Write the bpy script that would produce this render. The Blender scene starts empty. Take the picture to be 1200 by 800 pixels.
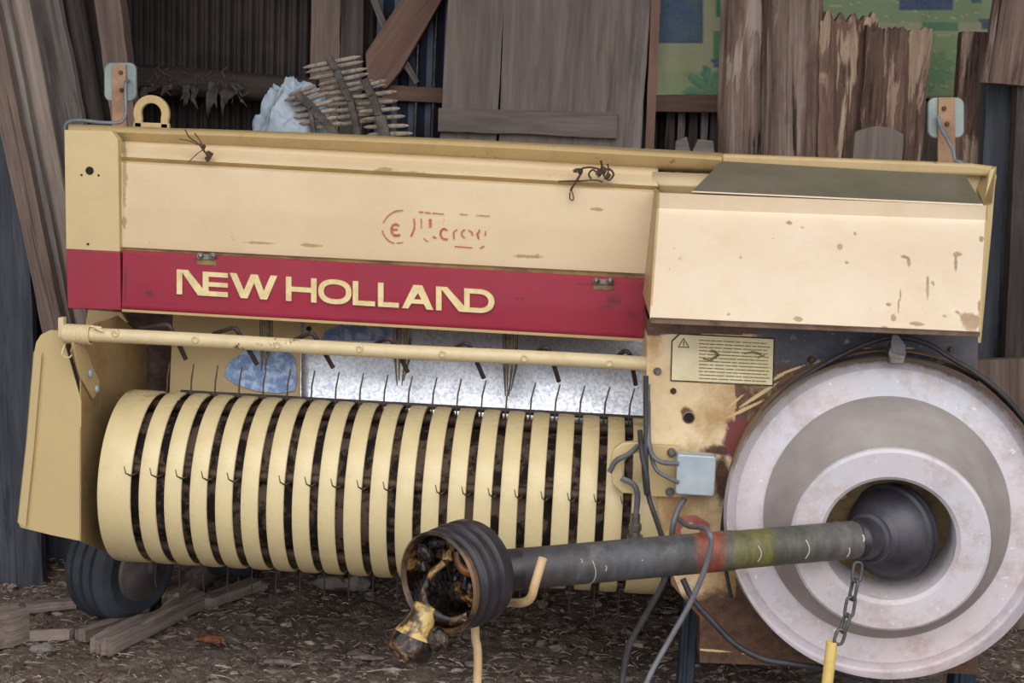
import bpy, bmesh, math, random
from mathutils import Vector, Matrix, noise
random.seed(7)
V = Vector
S = bpy.context.scene
C = S.collection
FPX = 1600.0
H = 1.38
YAW, PITCH, ROLL = map(math.radians, (3.0, 9.0, 2.6))
D = V((-math.sin(YAW)*math.cos(PITCH), math.cos(YAW)*math.cos(PITCH), -math.sin(PITCH)))
R0 = V((math.cos(YAW), math.sin(YAW), 0)); U0 = R0.cross(D)
RR = math.cos(ROLL)*R0 + math.sin(ROLL)*U0
UU = -math.sin(ROLL)*R0 + math.cos(ROLL)*U0
CAM = V((0, 0, H))

def P(px, py, Y):
    """the point of the place that the photo shows at (px, py), at distance Y from the camera's wall plane"""
    v = D + RR*((px-600)/FPX) + UU*((400-py)/FPX)
    return CAM + v*(Y/v.y)

def PZ(px, py, z):
    v = D + RR*((px-600)/FPX) + UU*((400-py)/FPX)
    return CAM + v*((z-H)/v.z)

def lin(c):
    if isinstance(c, str):
        c = tuple(int(c[i:i+2], 16) for i in (0, 2, 4))
    return tuple(((x/255)/12.92 if x/255 <= .04045 else ((x/255+.055)/1.055)**2.4) for x in c) + (1,)

def fbm(x, y, z=0, o=4):
    return noise.fractal(V((x, y, z)), 1.0, 2.0, o)

# ---------------------------------------------------------------- mesh builder
class MB:
    def __init__(s): s.v = []; s.f = []; s.m = []; s.col = {}
    def add(s, vs, fs, m=0):
        b = len(s.v); s.v += [V(p) for p in vs]
        for f in fs: s.f.append([b+i for i in f]); s.m.append(m)
        return b
    def prism(s, pts, off, m=0, side=None, back=None):
        n = len(pts); off = V(off)
        b = s.add(list(pts)+[p+off for p in pts], [], m)
        s.f.append([b+i for i in range(n)]); s.m.append(m)
        s.f.append([b+n+i for i in reversed(range(n))]); s.m.append(m if back is None else back)
        for i in range(n):
            j = (i+1) % n
            s.f.append([b+i, b+n+i, b+n+j, b+j]); s.m.append(m if side is None else side)
        return s
    def grid(s, G, m=0, flip=False, mf=None):
        n = len(G); k = len(G[0]); b = s.add([p for r in G for p in r], [], m)
        for i in range(n-1):
            for j in range(k-1):
                q = [b+i*k+j, b+i*k+j+1, b+(i+1)*k+j+1, b+(i+1)*k+j]
                s.f.append(q[::-1] if flip else q); s.m.append(mf(i, j) if mf else m)
        return b
    def ring_strip(s, A, B, m=0, closed=True):
        n = len(A); b = s.add(list(A)+list(B), [], m)
        for i in range(n if closed else n-1):
            j = (i+1) % n
            s.f.append([b+i, b+j, b+n+j, b+n+i]); s.m.append(m)
    def tube(s, path, r, n=10, m=0, caps=True, flat=None):
        path = [V(p) for p in path]; k = len(path)
        rs = r if isinstance(r, (list, tuple)) else [r]*k
        t0 = (path[1]-path[0]).normalized()
        up = V((0, 0, 1)) if abs(t0.z) < .9 else V((1, 0, 0))
        a = (up - t0*up.dot(t0)).normalized()
        rings = []
        for i in range(k):
            t = (path[min(i+1, k-1)]-path[max(i-1, 0)]).normalized()
            a = (a - t*a.dot(t)).normalized(); bb = t.cross(a)
            rings.append([path[i]+(a*math.cos(2*math.pi*j/n)*(flat or 1)+bb*math.sin(2*math.pi*j/n))*rs[i] for j in range(n)])
        b = s.add([p for q in rings for p in q], [], m)
        for i in range(k-1):
            for j in range(n):
                jj = (j+1) % n
                s.f.append([b+i*n+j, b+i*n+jj, b+(i+1)*n+jj, b+(i+1)*n+j]); s.m.append(m)
        if caps:
            s.f.append([b+j for j in reversed(range(n))]); s.m.append(m)
            s.f.append([b+(k-1)*n+j for j in range(n)]); s.m.append(m)
        return s
    def lathe(s, o, ax, prof, n=48, m=0, mf=None, a0=0, a1=2*math.pi, wob=None):
        """prof: list of (radius, distance along the axis)"""
        o = V(o); ax = V(ax).normalized()
        up = V((0, 0, 1)) if abs(ax.z) < .9 else V((1, 0, 0))
        e1 = (up-ax*up.dot(ax)).normalized(); e2 = ax.cross(e1)
        full = abs(a1-a0-2*math.pi) < 1e-6
        cnt = n if full else n+1
        b = len(s.v)
        for k, (r, t) in enumerate(prof):
            for j in range(cnt):
                a = a0+(a1-a0)*j/n
                rr = r*(1+(wob(a, k) if wob else 0))
                s.v.append(o+ax*t+(e1*math.cos(a)+e2*math.sin(a))*rr)
        for k in range(len(prof)-1):
            for j in range(n):
                jj = (j+1) % cnt
                s.f.append([b+k*cnt+j, b+k*cnt+jj, b+(k+1)*cnt+jj, b+(k+1)*cnt+j])
                s.m.append(mf(k) if mf else m)
        return s
    def cyl(s, o, ax, r, L, n=16, m=0, r2=None, ch=0.0):
        r2 = r if r2 is None else r2
        return s.lathe(o, ax, [(1e-5, 0), (r-ch, 0), (r, ch), (r2, L-ch), (r2-ch, L), (1e-5, L)], n, m)
    def box(s, c, h, X=V((1, 0, 0)), Z=V((0, 0, 1)), m=0):
        c = V(c); X = V(X).normalized(); Z = V(Z); Z = (Z-X*Z.dot(X)).normalized(); Y = Z.cross(X)
        vs = [c+X*h[0]*i+Y*h[1]*j+Z*h[2]*k for i in (-1, 1) for j in (-1, 1) for k in (-1, 1)]
        s.add(vs, [(0, 1, 3, 2), (4, 6, 7, 5), (0, 4, 5, 1), (2, 3, 7, 6), (0, 2, 6, 4), (1, 5, 7, 3)], m)
        return s
    def ball(s, c, r, sc=(1, 1, 1), n=14, m=0, rough=0):
        c = V(c); k = n//2; b = len(s.v)
        for i in range(k+1):
            th = math.pi*i/k
            for j in range(n):
                ph = 2*math.pi*j/n
                d = V((math.sin(th)*math.cos(ph)*sc[0], math.sin(th)*math.sin(ph)*sc[1], math.cos(th)*sc[2]))
                q = r*(1+rough*noise.noise(d*2.3+c*9))
                s.v.append(c+d*q)
        for i in range(k):
            for j in range(n):
                jj = (j+1) % n
                s.f.append([b+i*n+j, b+(i+1)*n+j, b+(i+1)*n+jj, b+i*n+jj]); s.m.append(m)
        return s
    def build(s, name, mats, parent=None, smooth=35, bevel=0, seg=2, origin=None, merge=True, attr=None, local=False):
        me = bpy.data.meshes.new(name)
        root = parent
        while root is not None and root.parent is not None: root = root.parent
        if local: o0 = V((0, 0, 0))
        elif root is not None: o0 = V(root['_o'])
        elif origin is not None: o0 = V(origin)
        else:
            n = len(s.v); o0 = V((sum(p.x for p in s.v)/n, sum(p.y for p in s.v)/n, min(p.z for p in s.v)))
        me.from_pydata([p-o0 for p in s.v], [], s.f)
        if not isinstance(mats, (list, tuple)): mats = [mats]
        for mm in mats: me.materials.append(mm)
        for p, i in zip(me.polygons, s.m): p.material_index = i
        if attr:   # dict name -> function(world point) -> float
            for an, fn in attr.items():
                a = me.attributes.new(an, 'FLOAT', 'POINT')
                for i, p in enumerate(s.v): a.data[i].value = fn(p)
        bm = bmesh.new(); bm.from_mesh(me)
        if merge: bmesh.ops.remove_doubles(bm, verts=bm.verts, dist=1e-5)
        bmesh.ops.recalc_face_normals(bm, faces=bm.faces)
        bm.to_mesh(me); bm.free()
        if smooth:
            for p in me.polygons: p.use_smooth = True
            me.set_sharp_from_angle(angle=math.radians(smooth))
        ob = bpy.data.objects.new(name, me); C.objects.link(ob)
        if parent is not None: ob.parent = parent
        elif not local: ob.location = o0
        if bevel:
            md = ob.modifiers.new('bevel', 'BEVEL'); md.width = bevel; md.segments = seg; md.limit_method = 'ANGLE'; md.angle_limit = math.radians(40)
        return ob

def tag(o, label=None, cat=None, group=None, kind=None):
    if label: o['label'] = label
    if cat: o['category'] = cat
    if group: o['group'] = group
    if kind: o['kind'] = kind
    return o

def thing(name, loc, label, cat, group=None):
    o = bpy.data.objects.new(name, None); C.objects.link(o); o.location = V(loc); o['_o'] = tuple(loc)
    o.empty_display_size = .1
    return tag(o, label, cat, group)

def copy_tree(o, parent=None):
    c = o.copy(); C.objects.link(c)
    if parent is not None: c.parent = parent
    for ch in [x for x in bpy.data.objects if x.parent == o]: copy_tree(ch, c)
    return c

def proj(p):
    v = p-CAM; z = v.dot(D); return 600+FPX*v.dot(RR)/z, 400-FPX*v.dot(UU)/z
def blobf(bl, soft=1.0):
    def f(p):
        x, y = proj(p); m = 0
        for q in bl:
            bx, by, rx, ry = q[:4]; an = math.radians(q[4]) if len(q) > 4 else 0
            dx, dy = x-bx, y-by; dx, dy = dx*math.cos(an)-dy*math.sin(an), dx*math.sin(an)+dy*math.cos(an)
            d = math.hypot(dx/rx, dy/ry)
            if d < 2.2: m = max(m, 1.05-.55*d*soft)
        return m
    return f

def curve(pts, n=8):
    """smooth Catmull-Rom path through points"""
    pts = [V(p) for p in pts]; q = [pts[0]*2-pts[1]]+pts+[pts[-1]*2-pts[-2]]; out = []
    for i in range(1, len(q)-2):
        for k in range(n):
            t = k/n; a, b, c, d = q[i-1], q[i], q[i+1], q[i+2]
            out.append(.5*((2*b)+(c-a)*t+(2*a-5*b+4*c-d)*t*t+(3*b-a-3*c+d)*t*t*t))
    out.append(pts[-1]); return out

# ---------------------------------------------------------------- materials
class NT:
    def __init__(s, name, rough=.5, metal=0, spec=.5, coat=0):
        s.mat = bpy.data.materials.new(name); s.mat.use_nodes = True
        s.t = s.mat.node_tree; s.n = s.t.nodes; s.l = s.t.links
        s.b = s.n['Principled BSDF']; s.b.inputs['Roughness'].default_value = rough
        s.b.inputs['Metallic'].default_value = metal; s.b.inputs['Specular IOR Level'].default_value = spec
        s.b.inputs['Coat Weight'].default_value = coat
        tc = s.n.new('ShaderNodeTexCoord'); s.oc = tc.outputs['Object']
    def map(s, sc, loc=(0, 0, 0), rnd=False):
        m = s.n.new('ShaderNodeMapping'); m.inputs['Scale'].default_value = sc; m.inputs['Location'].default_value = loc
        if rnd:
            oi = s.n.new('ShaderNodeObjectInfo'); mu = s.n.new('ShaderNodeMath'); mu.operation = 'MULTIPLY'; mu.inputs[1].default_value = 37
            s.l.new(oi.outputs['Random'], mu.inputs[0])
            va = s.n.new('ShaderNodeVectorMath'); va.operation = 'ADD'
            s.l.new(s.oc, va.inputs[0]); s.l.new(mu.outputs[0], va.inputs[1]); s.l.new(va.outputs[0], m.inputs[0])
        else: s.l.new(s.oc, m.inputs[0])
        return m.outputs[0]
    def noise(s, sc=5, detail=6, rough=.6, vec=None, dist=0):
        n = s.n.new('ShaderNodeTexNoise'); n.inputs['Scale'].default_value = sc; n.inputs['Detail'].default_value = detail
        n.inputs['Roughness'].default_value = rough; n.inputs['Distortion'].default_value = dist
        s.l.new(vec if vec is not None else s.oc, n.inputs['Vector']); return n.outputs['Fac']
    def voro(s, sc, vec=None, feat='F1'):
        n = s.n.new('ShaderNodeTexVoronoi'); n.inputs['Scale'].default_value = sc; n.feature = feat
        s.l.new(vec if vec is not None else s.oc, n.inputs['Vector']); return n.outputs['Distance']
    def ramp(s, fac, stops, interp='LINEAR'):
        r = s.n.new('ShaderNodeValToRGB'); e = r.color_ramp; e.interpolation = interp
        while len(e.elements) < len(stops): e.elements.new(.5)
        for el, (p, c) in zip(e.elements, stops):
            el.position = p; el.color = (c, c, c, 1) if isinstance(c, (int, float)) else (lin(c) if len(c) != 4 else c)
        s.l.new(fac, r.inputs[0]); return r.outputs[0]
    def math(s, op, a, b=0., c=None, clamp=False):
        m = s.n.new('ShaderNodeMath'); m.operation = op; m.use_clamp = clamp
        for i, x in enumerate((a, b, c)):
            if x is None: continue
            if isinstance(x, (int, float)): m.inputs[i].default_value = x
            else: s.l.new(x, m.inputs[i])
        return m.outputs[0]
    def mix(s, fac, a, b, mode='MIX'):
        m = s.n.new('ShaderNodeMix'); m.data_type = 'RGBA'; m.blend_type = mode
        for k, x in ((0, fac), (6, a), (7, b)):
            if isinstance(x, (int, float)): m.inputs[k].default_value = x
            elif isinstance(x, (tuple, list, str)): m.inputs[k].default_value = lin(x)
            else: s.l.new(x, m.inputs[k])
        return m.outputs[2]
    def attr(s, name):
        a = s.n.new('ShaderNodeAttribute'); a.attribute_name = name; return a.outputs['Fac']
    def bump(s, h, strength=.3, dist=.01):
        b = s.n.new('ShaderNodeBump'); b.inputs['Strength'].default_value = strength; b.inputs['Distance'].default_value = dist
        s.l.new(h, b.inputs['Height']); s.l.new(b.outputs[0], s.b.inputs['Normal'])
    def col(s, c):
        if isinstance(c, (tuple, list, str)): s.b.inputs['Base Color'].default_value = lin(c)
        else: s.l.new(c, s.b.inputs['Base Color'])
        return s
    def rough(s, f): s.l.new(f, s.b.inputs['Roughness'])

def paint(name, base, dark, rust='5a3f2c', rough=.42, amount=.5, spots=.68, spec=.5, coat=0.0, attr=None, chip='6b5340', light=None):
    t = NT(name, rough, 0, spec, coat)
    n1 = t.noise(3.0, 5, .65); n2 = t.noise(38, 4, .7); n3 = t.noise(11, 6, .75)
    c = t.mix(t.ramp(n1, [(.35, 0), (.75, 1)]), base, light or base)
    c = t.mix(t.math('MULTIPLY', t.ramp(n3, [(.48, 0), (.8, 1)]), amount), c, dark)
    sp = t.math('MULTIPLY', t.ramp(n2, [(spots, 0), (spots+.04, 1)]), t.ramp(t.noise(5, 3, .5), [(.5, 0), (.62, 1)]))
    c = t.mix(sp, c, chip)
    if attr:
        a = t.attr(attr)
        k = t.math('ADD', a, t.math('MULTIPLY', t.math('SUBTRACT', n3, .5), 1.1))
        k2 = t.math('ADD', k, t.math('MULTIPLY', t.math('SUBTRACT', n2, .5), .7))
        c = t.mix(t.ramp(k2, [(.42, 0), (.6, 1)]), c, t.mix(n3, rust, dark))
    t.col(c); t.rough(t.ramp(n3, [(.3, rough-.06), (.8, min(1, rough+.2))]))
    t.bump(n2, .05, .004)
    return t.mat

def wood(name, c0, c1, c2, sx=26, sz=1.6, rough=.85, bump=.5, patch=None, patchc=None, vary=.25, crack=.55):
    """grain runs along local Z"""
    t = NT(name, rough, 0, .25)
    v = t.map((sx, sx, sz), rnd=True); v2 = t.map((sx*4, sx*4, sz*3), rnd=True); v3 = t.map((5, 5, .9), rnd=True)
    g = t.noise(1, 6, .65, v, .8); f = t.noise(1, 4, .6, v2); b = t.noise(1, 4, .5, v3)
    c = t.ramp(g, [(.3, c0), (.5, c1), (.72, c2)])
    c = t.mix(t.math('MULTIPLY', t.ramp(f, [(.4, 1), (.62, 0)]), .45), c, c0)
    c = t.mix(t.math('MULTIPLY', t.ramp(b, [(.35, 0), (.7, 1)]), .4), c, c1)
    vc = t.map((sx*1.7, sx*1.7, sz*.8), (3, 1, 7), rnd=True); ck = t.noise(1, 8, .72, vc, 1.2)
    c = t.mix(t.math('MULTIPLY', t.ramp(ck, [(.36, 1), (.44, 0)]), crack), c, tuple(int(int(c0[i:i+2], 16)*.45) for i in (0, 2, 4)))
    blot = t.noise(1, 4, .6, t.map((9, 9, 5), (5, 2, 1), rnd=True))
    c = t.mix(t.math('MULTIPLY', t.ramp(blot, [(.5, 0), (.68, 1)]), crack*.6), c, c0)
    if patch:
        vp = t.map((14, 14, 2.2), rnd=True); pn = t.noise(1, 5, .6, vp, .6)
        c = t.mix(t.ramp(pn, [(patch, 0), (patch+.035, 1)]), c, t.mix(f, patchc, c1))
    oi = t.n.new('ShaderNodeObjectInfo')
    hs = t.n.new('ShaderNodeHueSaturation'); t.l.new(c, hs.inputs['Color'])
    t.l.new(t.math('ADD', t.math('MULTIPLY', oi.outputs['Random'], vary), 1-vary/2), hs.inputs['Value'])
    t.col(hs.outputs[0]); t.bump(t.math('ADD', g, t.math('MULTIPLY', f, .5)), bump, .006)
    return t.mat

def plain(name, c, rough=.5, metal=0, c2=None, sc=20, bump=0, spec=.5, lo=.4, hi=.65, detail=5):
    t = NT(name, rough, metal, spec)
    n = t.noise(sc, detail, .65)
    t.col(t.mix(t.ramp(n, [(lo, 0), (hi, 1)]), c, c2) if c2 else c)
    if bump: t.bump(n, bump, .004)
    return t.mat

M = {}
M['cream'] = paint('cream_paint', 'cbb588', 'ab9364', spots=.70, amount=.3, light='d3bd8b')
M['cream_cover'] = paint('cream_cover_paint', 'd3bb96', 'bba27c', spots=.69, amount=.3, light='dac5a3', attr='dirt', rust='8a7350')
M['cream_rail'] = paint('cream_rail_paint', 'bda373', '8f7648', spots=.64, amount=.5, rough=.36)
M['cream_hood'] = paint('hood_paint_lit', 'dcc9ae', 'd2b994', spots=.665, amount=.5, light='e6d7c1', chip='7a6252', attr='dirt', rust='6b4c3e', rough=.38)  # paler than the other creams: sky light on the slanted face put into the colour
M['cream_pickup'] = paint('cream_pickup_paint', 'd4c294', 'a8935f', spots=.7, amount=.35, rough=.27, light='d9c89b', attr='dirt', rust='8f7b5e')
M['cream_guard'] = paint('cream_guard_paint', 'c3ab7c', 'a88f64', spots=.72, amount=.3, rough=.5, attr='dirt', rust='5e4028')
M['guard_side'] = paint('guard_side_shade_paint', 'a2875c', '74593a', amount=.8, spots=.72, rough=.55)  # browner than the lit guard face, the side's shade is in the colour
M['rod'] = paint('rod_paint', 'd3c199', '9c8158', spots=.62, amount=.4, rough=.35)
M['red'] = paint('faded_red_paint', '96263c', '86303f', spots=.7, amount=.6, rough=.38, light='a02f45', chip='5f2f38', attr='dirt', rust='5c2634')
M['ledge'] = plain('dusty_ledge', '9c8357', .8, 0, '6d5840', 12)
M['letter'] = plain('cream_lettering', 'e6d5a2', .5, 0, 'd2be88', 30)
M['dark'] = plain('dark_gap', '17120f', .9, 0, '241b16', 20)
M['oldred'] = plain('faded_red_decal', 'b5523f', .7, 0, 'c98268', 60)
M['plate'] = None
def gear_plate():
    t = NT('worn_gear_plate_paint', .5, 0, .4)
    n3 = t.noise(9, 7, .75); n2 = t.noise(34, 5, .75)
    base = t.mix(t.ramp(n3, [(.4, 0), (.7, 1)]), 'ead3ac', 'd6b98b')
    v = t.map((7, 7, 7)); 
    st = t.noise(3, 6, .7, v, 1.5)
    def th(at, w=.12, k=1.0):
        a = t.math('ADD', t.attr(at), t.math('MULTIPLY', t.math('SUBTRACT', n3, .5), k))
        a = t.math('ADD', a, t.math('MULTIPLY', t.math('SUBTRACT', n2, .5), .5))
        return t.ramp(a, [(.5-w, 0), (.5+w, 1)])
    c = t.mix(th('tan', .2), base, t.mix(n2, 'b08d62', 'c8a672'))
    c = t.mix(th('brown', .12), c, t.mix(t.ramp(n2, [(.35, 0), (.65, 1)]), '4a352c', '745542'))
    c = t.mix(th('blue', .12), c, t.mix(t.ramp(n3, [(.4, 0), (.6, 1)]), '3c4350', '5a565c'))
    c = t.mix(th('maroon', .08, .5), c, '7d4442')
    c = t.mix(th('streak', .06, .6), c, 'd9bd90')
    t.col(c); t.bump(n3, .25, .006); return t.mat
M['plate'] = gear_plate()
def galvan():
    t = NT('galvanised_sheet', .38, .85)
    vv = t.map((120, 120, 120)); n = t.noise(1, 4, .7, vv); b = t.noise(4, 4, .6); v2 = t.map((90, 90, 7)); s = t.noise(1, 3, .6, v2)
    c = t.mix(t.ramp(n, [(.42, 0), (.56, 1)]), 'c6cfe2', 'f2f5fb')
    c = t.mix(t.math('MULTIPLY', t.ramp(s, [(.45, 0), (.6, 1)]), .4), c, 'f4f6fb')
    c = t.mix(t.math('MULTIPLY', t.ramp(b, [(.5, 0), (.75, 1)]), .35), c, '7486ab')
    t.col(c); t.rough(t.ramp(n, [(.35, .5), (.7, .3)])); t.bump(n, .1, .003); return t.mat
M['galv'] = galvan()
M['bluewear'] = plain('bare_worn_metal', '6f86ad', .45, .6, 'a9b7cf', 45, .1, lo=.45, hi=.6)
def flyw():
    t = NT('chalky_white_flywheel_paint', .6, 0, .35)
    a = t.noise(3.2, 5, .6); b = t.noise(14, 6, .75); c3 = t.noise(60, 3, .6)
    c = t.mix(t.ramp(a, [(.35, 0), (.65, 1)]), 'd2c6c8', 'c6c7d0')
    c = t.mix(t.math('MULTIPLY', t.ramp(b, [(.48, 0), (.68, 1)]), .75), c, 'b39f9b')
    c = t.mix(t.ramp(t.noise(8, 4, .8), [(.69, 0), (.73, 1)]), c, '9aa098')
    c = t.mix(t.math('MULTIPLY', t.ramp(c3, [(.66, 0), (.7, 1)]), .6), c, 'efeeee')
    k = t.math('ADD', t.attr('dirt'), t.math('MULTIPLY', t.math('SUBTRACT', b, .5), .9))
    c = t.mix(t.ramp(k, [(.4, 0), (.62, 1)]), c, t.mix(b, '7d6a5e', '94877c'))
    t.col(c); t.bump(b, .15, .005); return t.mat
M['fly'] = flyw()
M['flydish'] = plain('flywheel_dish_shaded', 'a49d98', .7, 0, '918884', 9, .12, lo=.35, hi=.7)  # darker than the flywheel paint: shade of the up-facing wall is in the colour
M['rimbrown'] = plain('dirty_rim', '8b7461', .6, 0, '5f4a3c', 16, .2)
M['rubber'] = plain('black_hose_rubber', '2e2d30', .55, 0, '403d40', 15, .05)
M['greyhose'] = plain('grey_cable_sheath', '6a6b70', .5, 0, '54535a', 22, .05)
M['tyre'] = plain('tyre_rubber', '30363f', .75, 0, '444a54', 6, .1)
M['hub'] = plain('dull_wheel_hub', '4a4544', .7, .1, '6b6360', 14, .15)
M['steel'] = plain('dull_steel', '8d8a88', .4, .8, '6d6560', 30, .1)
M['zinc'] = plain('bluish_zinc_plate', 'a9b6c0', .45, .35, 'c0cbd2', 9, .06)
M['rusty'] = plain('rusty_steel', '5d4a3e', .6, .4, '3c2d26', 24, .3)
M['fingerm'] = plain('dark_spring_rod', '2a2425', .5, .3, '43352f', 30)
M['tine'] = plain('thin_tine_wire', '4a4238', .45, .6, '83775f', 30)
M['tanrust'] = plain('rusty_tan_bracket', 'a88568', .7, 0, '8a6a54', 20, .2)
M['reflector'] = plain('glassy_reflector_plate', '8f9a98', .35, .3, '6f7d7c', 6, .1)
M['reel'] = plain('reel_core_dirt', '7a675a', .9, 0, '2c2321', 17, .6, lo=.46, hi=.54)
M['topsheet'] = plain('top_sheet_dark_reflection', '7c7563', .4, 0, '656152', 5, .02, spec=.35)  # dark colour stands in for the logs reflected in the sheet
M['orange'] = plain('orange_band', 'c05a34', .5, 0, 'a8482a', 8)
M['post'] = plain('blue_black_post', '222a36', .5, .2, '343f4e', 12)
M['yellow'] = plain('yellow_tube', 'e6cc82', .5, 0, 'd0b060', 14, .05)
M['sticky'] = plain('pale_yellow_rod', 'dcc096', .5, 0, 'c9a878', 14, .1)
M['chain'] = plain('chain_steel', '66686a', .5, .6, '4c4a48', 40, .1)
M['label'] = plain('yellowed_label', 'f0e6c4', .5, 0, 'e0d2a4', 14)
M['ink'] = plain('label_ink', '6e6540', .7, 0, '8c8258', 50)
M['soot'] = plain('black_print', '2b2722', .7, 0, '4a4034', 50)
def tubeplastic():
    t = NT('scuffed_shaft_tube', .5, 0, .4)
    v = t.map((40, 40, 9)); n = t.noise(1, 5, .7, v); b = t.noise(10, 6, .75)
    a = t.attr('u')   # 0..1 along the tube
    a2 = t.math('ADD', a, t.math('MULTIPLY', t.math('SUBTRACT', b, .5), .07))
    base = t.ramp(a2, [(0.0, '322e2c'), (.08, '454343'), (.3, '55565a'), (.485, '4d4d4f'), (.505, '9c5b43'), (.555, '9a4f36'), (.575, '66645c'), (.60, '6c6a45'), (.69, '6f6b3a'), (.72, '57564f'), (1, '6c6a66')])
    c = t.mix(t.math('MULTIPLY', t.ramp(n, [(.4, 1), (.6, 0)]), .5), base, '2f2b2a')
    c = t.mix(t.math('MULTIPLY', t.ramp(b, [(.58, 0), (.75, 1)]), .4), c, '8b8985')
    c = t.mix(t.ramp(t.noise(45, 3, .6), [(.75, 0), (.77, 1)]), c, 'b9b8b0')
    t.col(c); t.bump(b, .12, .004); return t.mat
M['shaft'] = tubeplastic()
def greasy():
    t = NT('greasy_yoke_metal', .22, .2, .6, .5)
    b = t.noise(16, 6, .7, None, 1.2); n = t.noise(45, 4, .6)
    c = t.ramp(b, [(.36, '0c0a0b'), (.52, '1c1412'), (.57, '5e3c20'), (.64, 'a5824e'), (.74, '3b4450')])
    t.col(c); t.rough(t.ramp(n, [(.4, .12), (.7, .5)])); t.bump(b, .7, .02); return t.mat
M['grease'] = greasy()
M['greasecream'] = plain('greasy_cream_yoke', 'c6a866', .35, 0, '3a2b1e', 16, .4, lo=.5, hi=.6)
M['bell'] = plain('black_ribbed_bell', '343136', .35, 0, '221f22', 14, .2)
M['bellrim'] = plain('greasy_bell_rim', '6a5038', .3, 0, '2c2420', 14, .2, lo=.42, hi=.56)
M['blackcone'] = plain('black_cone_plastic', '2c2a2e', .42, 0, '46454f', 8, .15)
M['hole'] = plain('hub_recess_dust', '8a7655', .9, 0, '5f4e38', 20, .5)
# wood
M['wgrey'] = wood('grey_weathered_wood', '57504e', '8a807c', 'a49a95')
M['wdoor'] = wood('door_board_wood', '655b5a', '81776f', '938984', sx=20, sz=1.6, vary=.1, bump=.3, crack=.3)
M['wbrown'] = wood('brown_wood', '62544e', '857369', '99887d')
M['wred'] = wood('reddish_beam_wood', '665048', '806559', '8f7467', sx=16, bump=.25, crack=.35)
M['wpale'] = wood('pale_peeled_pole', '84756c', 'ab9c93', 'c0b4aa', sx=30)
M['wdark'] = wood('dark_wood', '352f2e', '58504d', '6a605b', sx=22)
M['wblue'] = wood('dark_blue_grey_wood', '383b43', '545861', '686c74', sx=16, vary=.15)
M['bark'] = wood('split_log_wood', '4b3830', '8a766c', 'a89c94', sx=24, sz=1.5, bump=1, crack=.9, patch=.6, patchc='b5a79c')
M['barkb'] = wood('peeled_bark_slab', '463530', '7a6257', '927a6c', sx=24, sz=1.5, bump=1, crack=.9, patch=.54, patchc='cdb69e')
M['slat'] = wood('bleached_slat_wood', '6f645c', 'a89c90', 'c2b7a8', sx=60, sz=6, vary=.35)
M['slatbar'] = plain('grimy_rack_bar', '45403e', .7, .2, '6a625c', 30, .2)
M['sack'] = plain('blue_white_plastic', 'aab8c6', .45, 0, '8496a8', 6, .1)
M['log'] = wood('rough_dark_log', '2a2422', '463d39', '5a4f49', sx=20)
M['web'] = plain('dusty_cobweb', '6a6460', .95, 0, '3f3a38', 30, .3)
M['wallm'] = plain('dark_corrugated_wall', '2e2827', .7, .1, '443b39', 6, .2)
M['wallblue'] = plain('blue_black_sheet', '363b49', .45, .3, '4a5063', 6, .1)
M['shed'] = wood('shed_boards', '4a413c', '6a5e57', '7f7269')
M['concrete'] = plain('rubble', '8a827a', .9, 0, '6a625b', 20, .5)
M['brick'] = plain('brick_bit', '8a5038', .9, 0, '6b4636', 20, .4)
M['chipw'] = wood('debris_wood', '5f524b', '91837a', 'aa9d92', sx=30)
M['twig'] = plain('dry_twig', '604a3a', .9, 0, '3a2c22', 30, .3)
M['wireg'] = plain('grey_wire_cable', '7c828a', .45, .2, '666b72', 30)

def ground_mat():
    t = NT('trodden_dirt', .95, 0, .15)
    a = t.noise(2.2, 8, .7); b = t.noise(30, 6, .75); c3 = t.noise(110, 4, .7)
    c = t.ramp(b, [(.3, '65564f'), (.5, '97867c'), (.68, 'bcada0')])
    c = t.mix(t.math('MULTIPLY', t.ramp(a, [(.4, 0), (.65, 1)]), .5), c, '86766b')
    c = t.mix(t.math('MULTIPLY', t.ramp(c3, [(.58, 0), (.68, 1)]), .5), c, 'b8aa9b')
    t.col(c); t.bump(t.math('ADD', b, t.math('MULTIPLY', c3, .6)), 1, .03); return t.mat
M['ground'] = ground_mat()
def straw_mat():
    t = NT('old_straw', .85, 0, .2); g = t.n.new('ShaderNodeNewGeometry')
    t.col(t.ramp(g.outputs['Random Per Island'], [(0, '5c4e46'), (.45, '80726a'), (.85, '9a8b7e'), (1, 'bfae98')])); return t.mat
M['straw'] = straw_mat()
def clod_mat():
    t = NT('dry_clods', .95, 0, .15); g = t.n.new('ShaderNodeNewGeometry')
    t.col(t.ramp(g.outputs['Random Per Island'], [(0, '52463f'), (.5, '85756b'), (.85, '988a80'), (1, 'b5a99c')])); return t.mat
M['clod'] = clod_mat()
def curtain_mat():
    t = NT('printed_curtain', .85, 0, .2)
    a = t.n.new('ShaderNodeVertexColor'); a.layer_name = 'Col'
    n = t.noise(12, 5, .7); f = t.noise(90, 3, .6)
    c = t.mix(t.math('MULTIPLY', t.ramp(n, [(.4, 0), (.7, 1)]), .3), a.outputs['Color'], '8f8f66')
    c = t.mix(t.math('MULTIPLY', f, .25), c, 'c4c8a0')
    t.col(c); t.bump(n, .2, .02)
    tr = t.n.new('ShaderNodeBsdfTranslucent'); t.l.new(c, tr.inputs[0]); return t.mat
M['curtain'] = curtain_mat()

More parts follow.
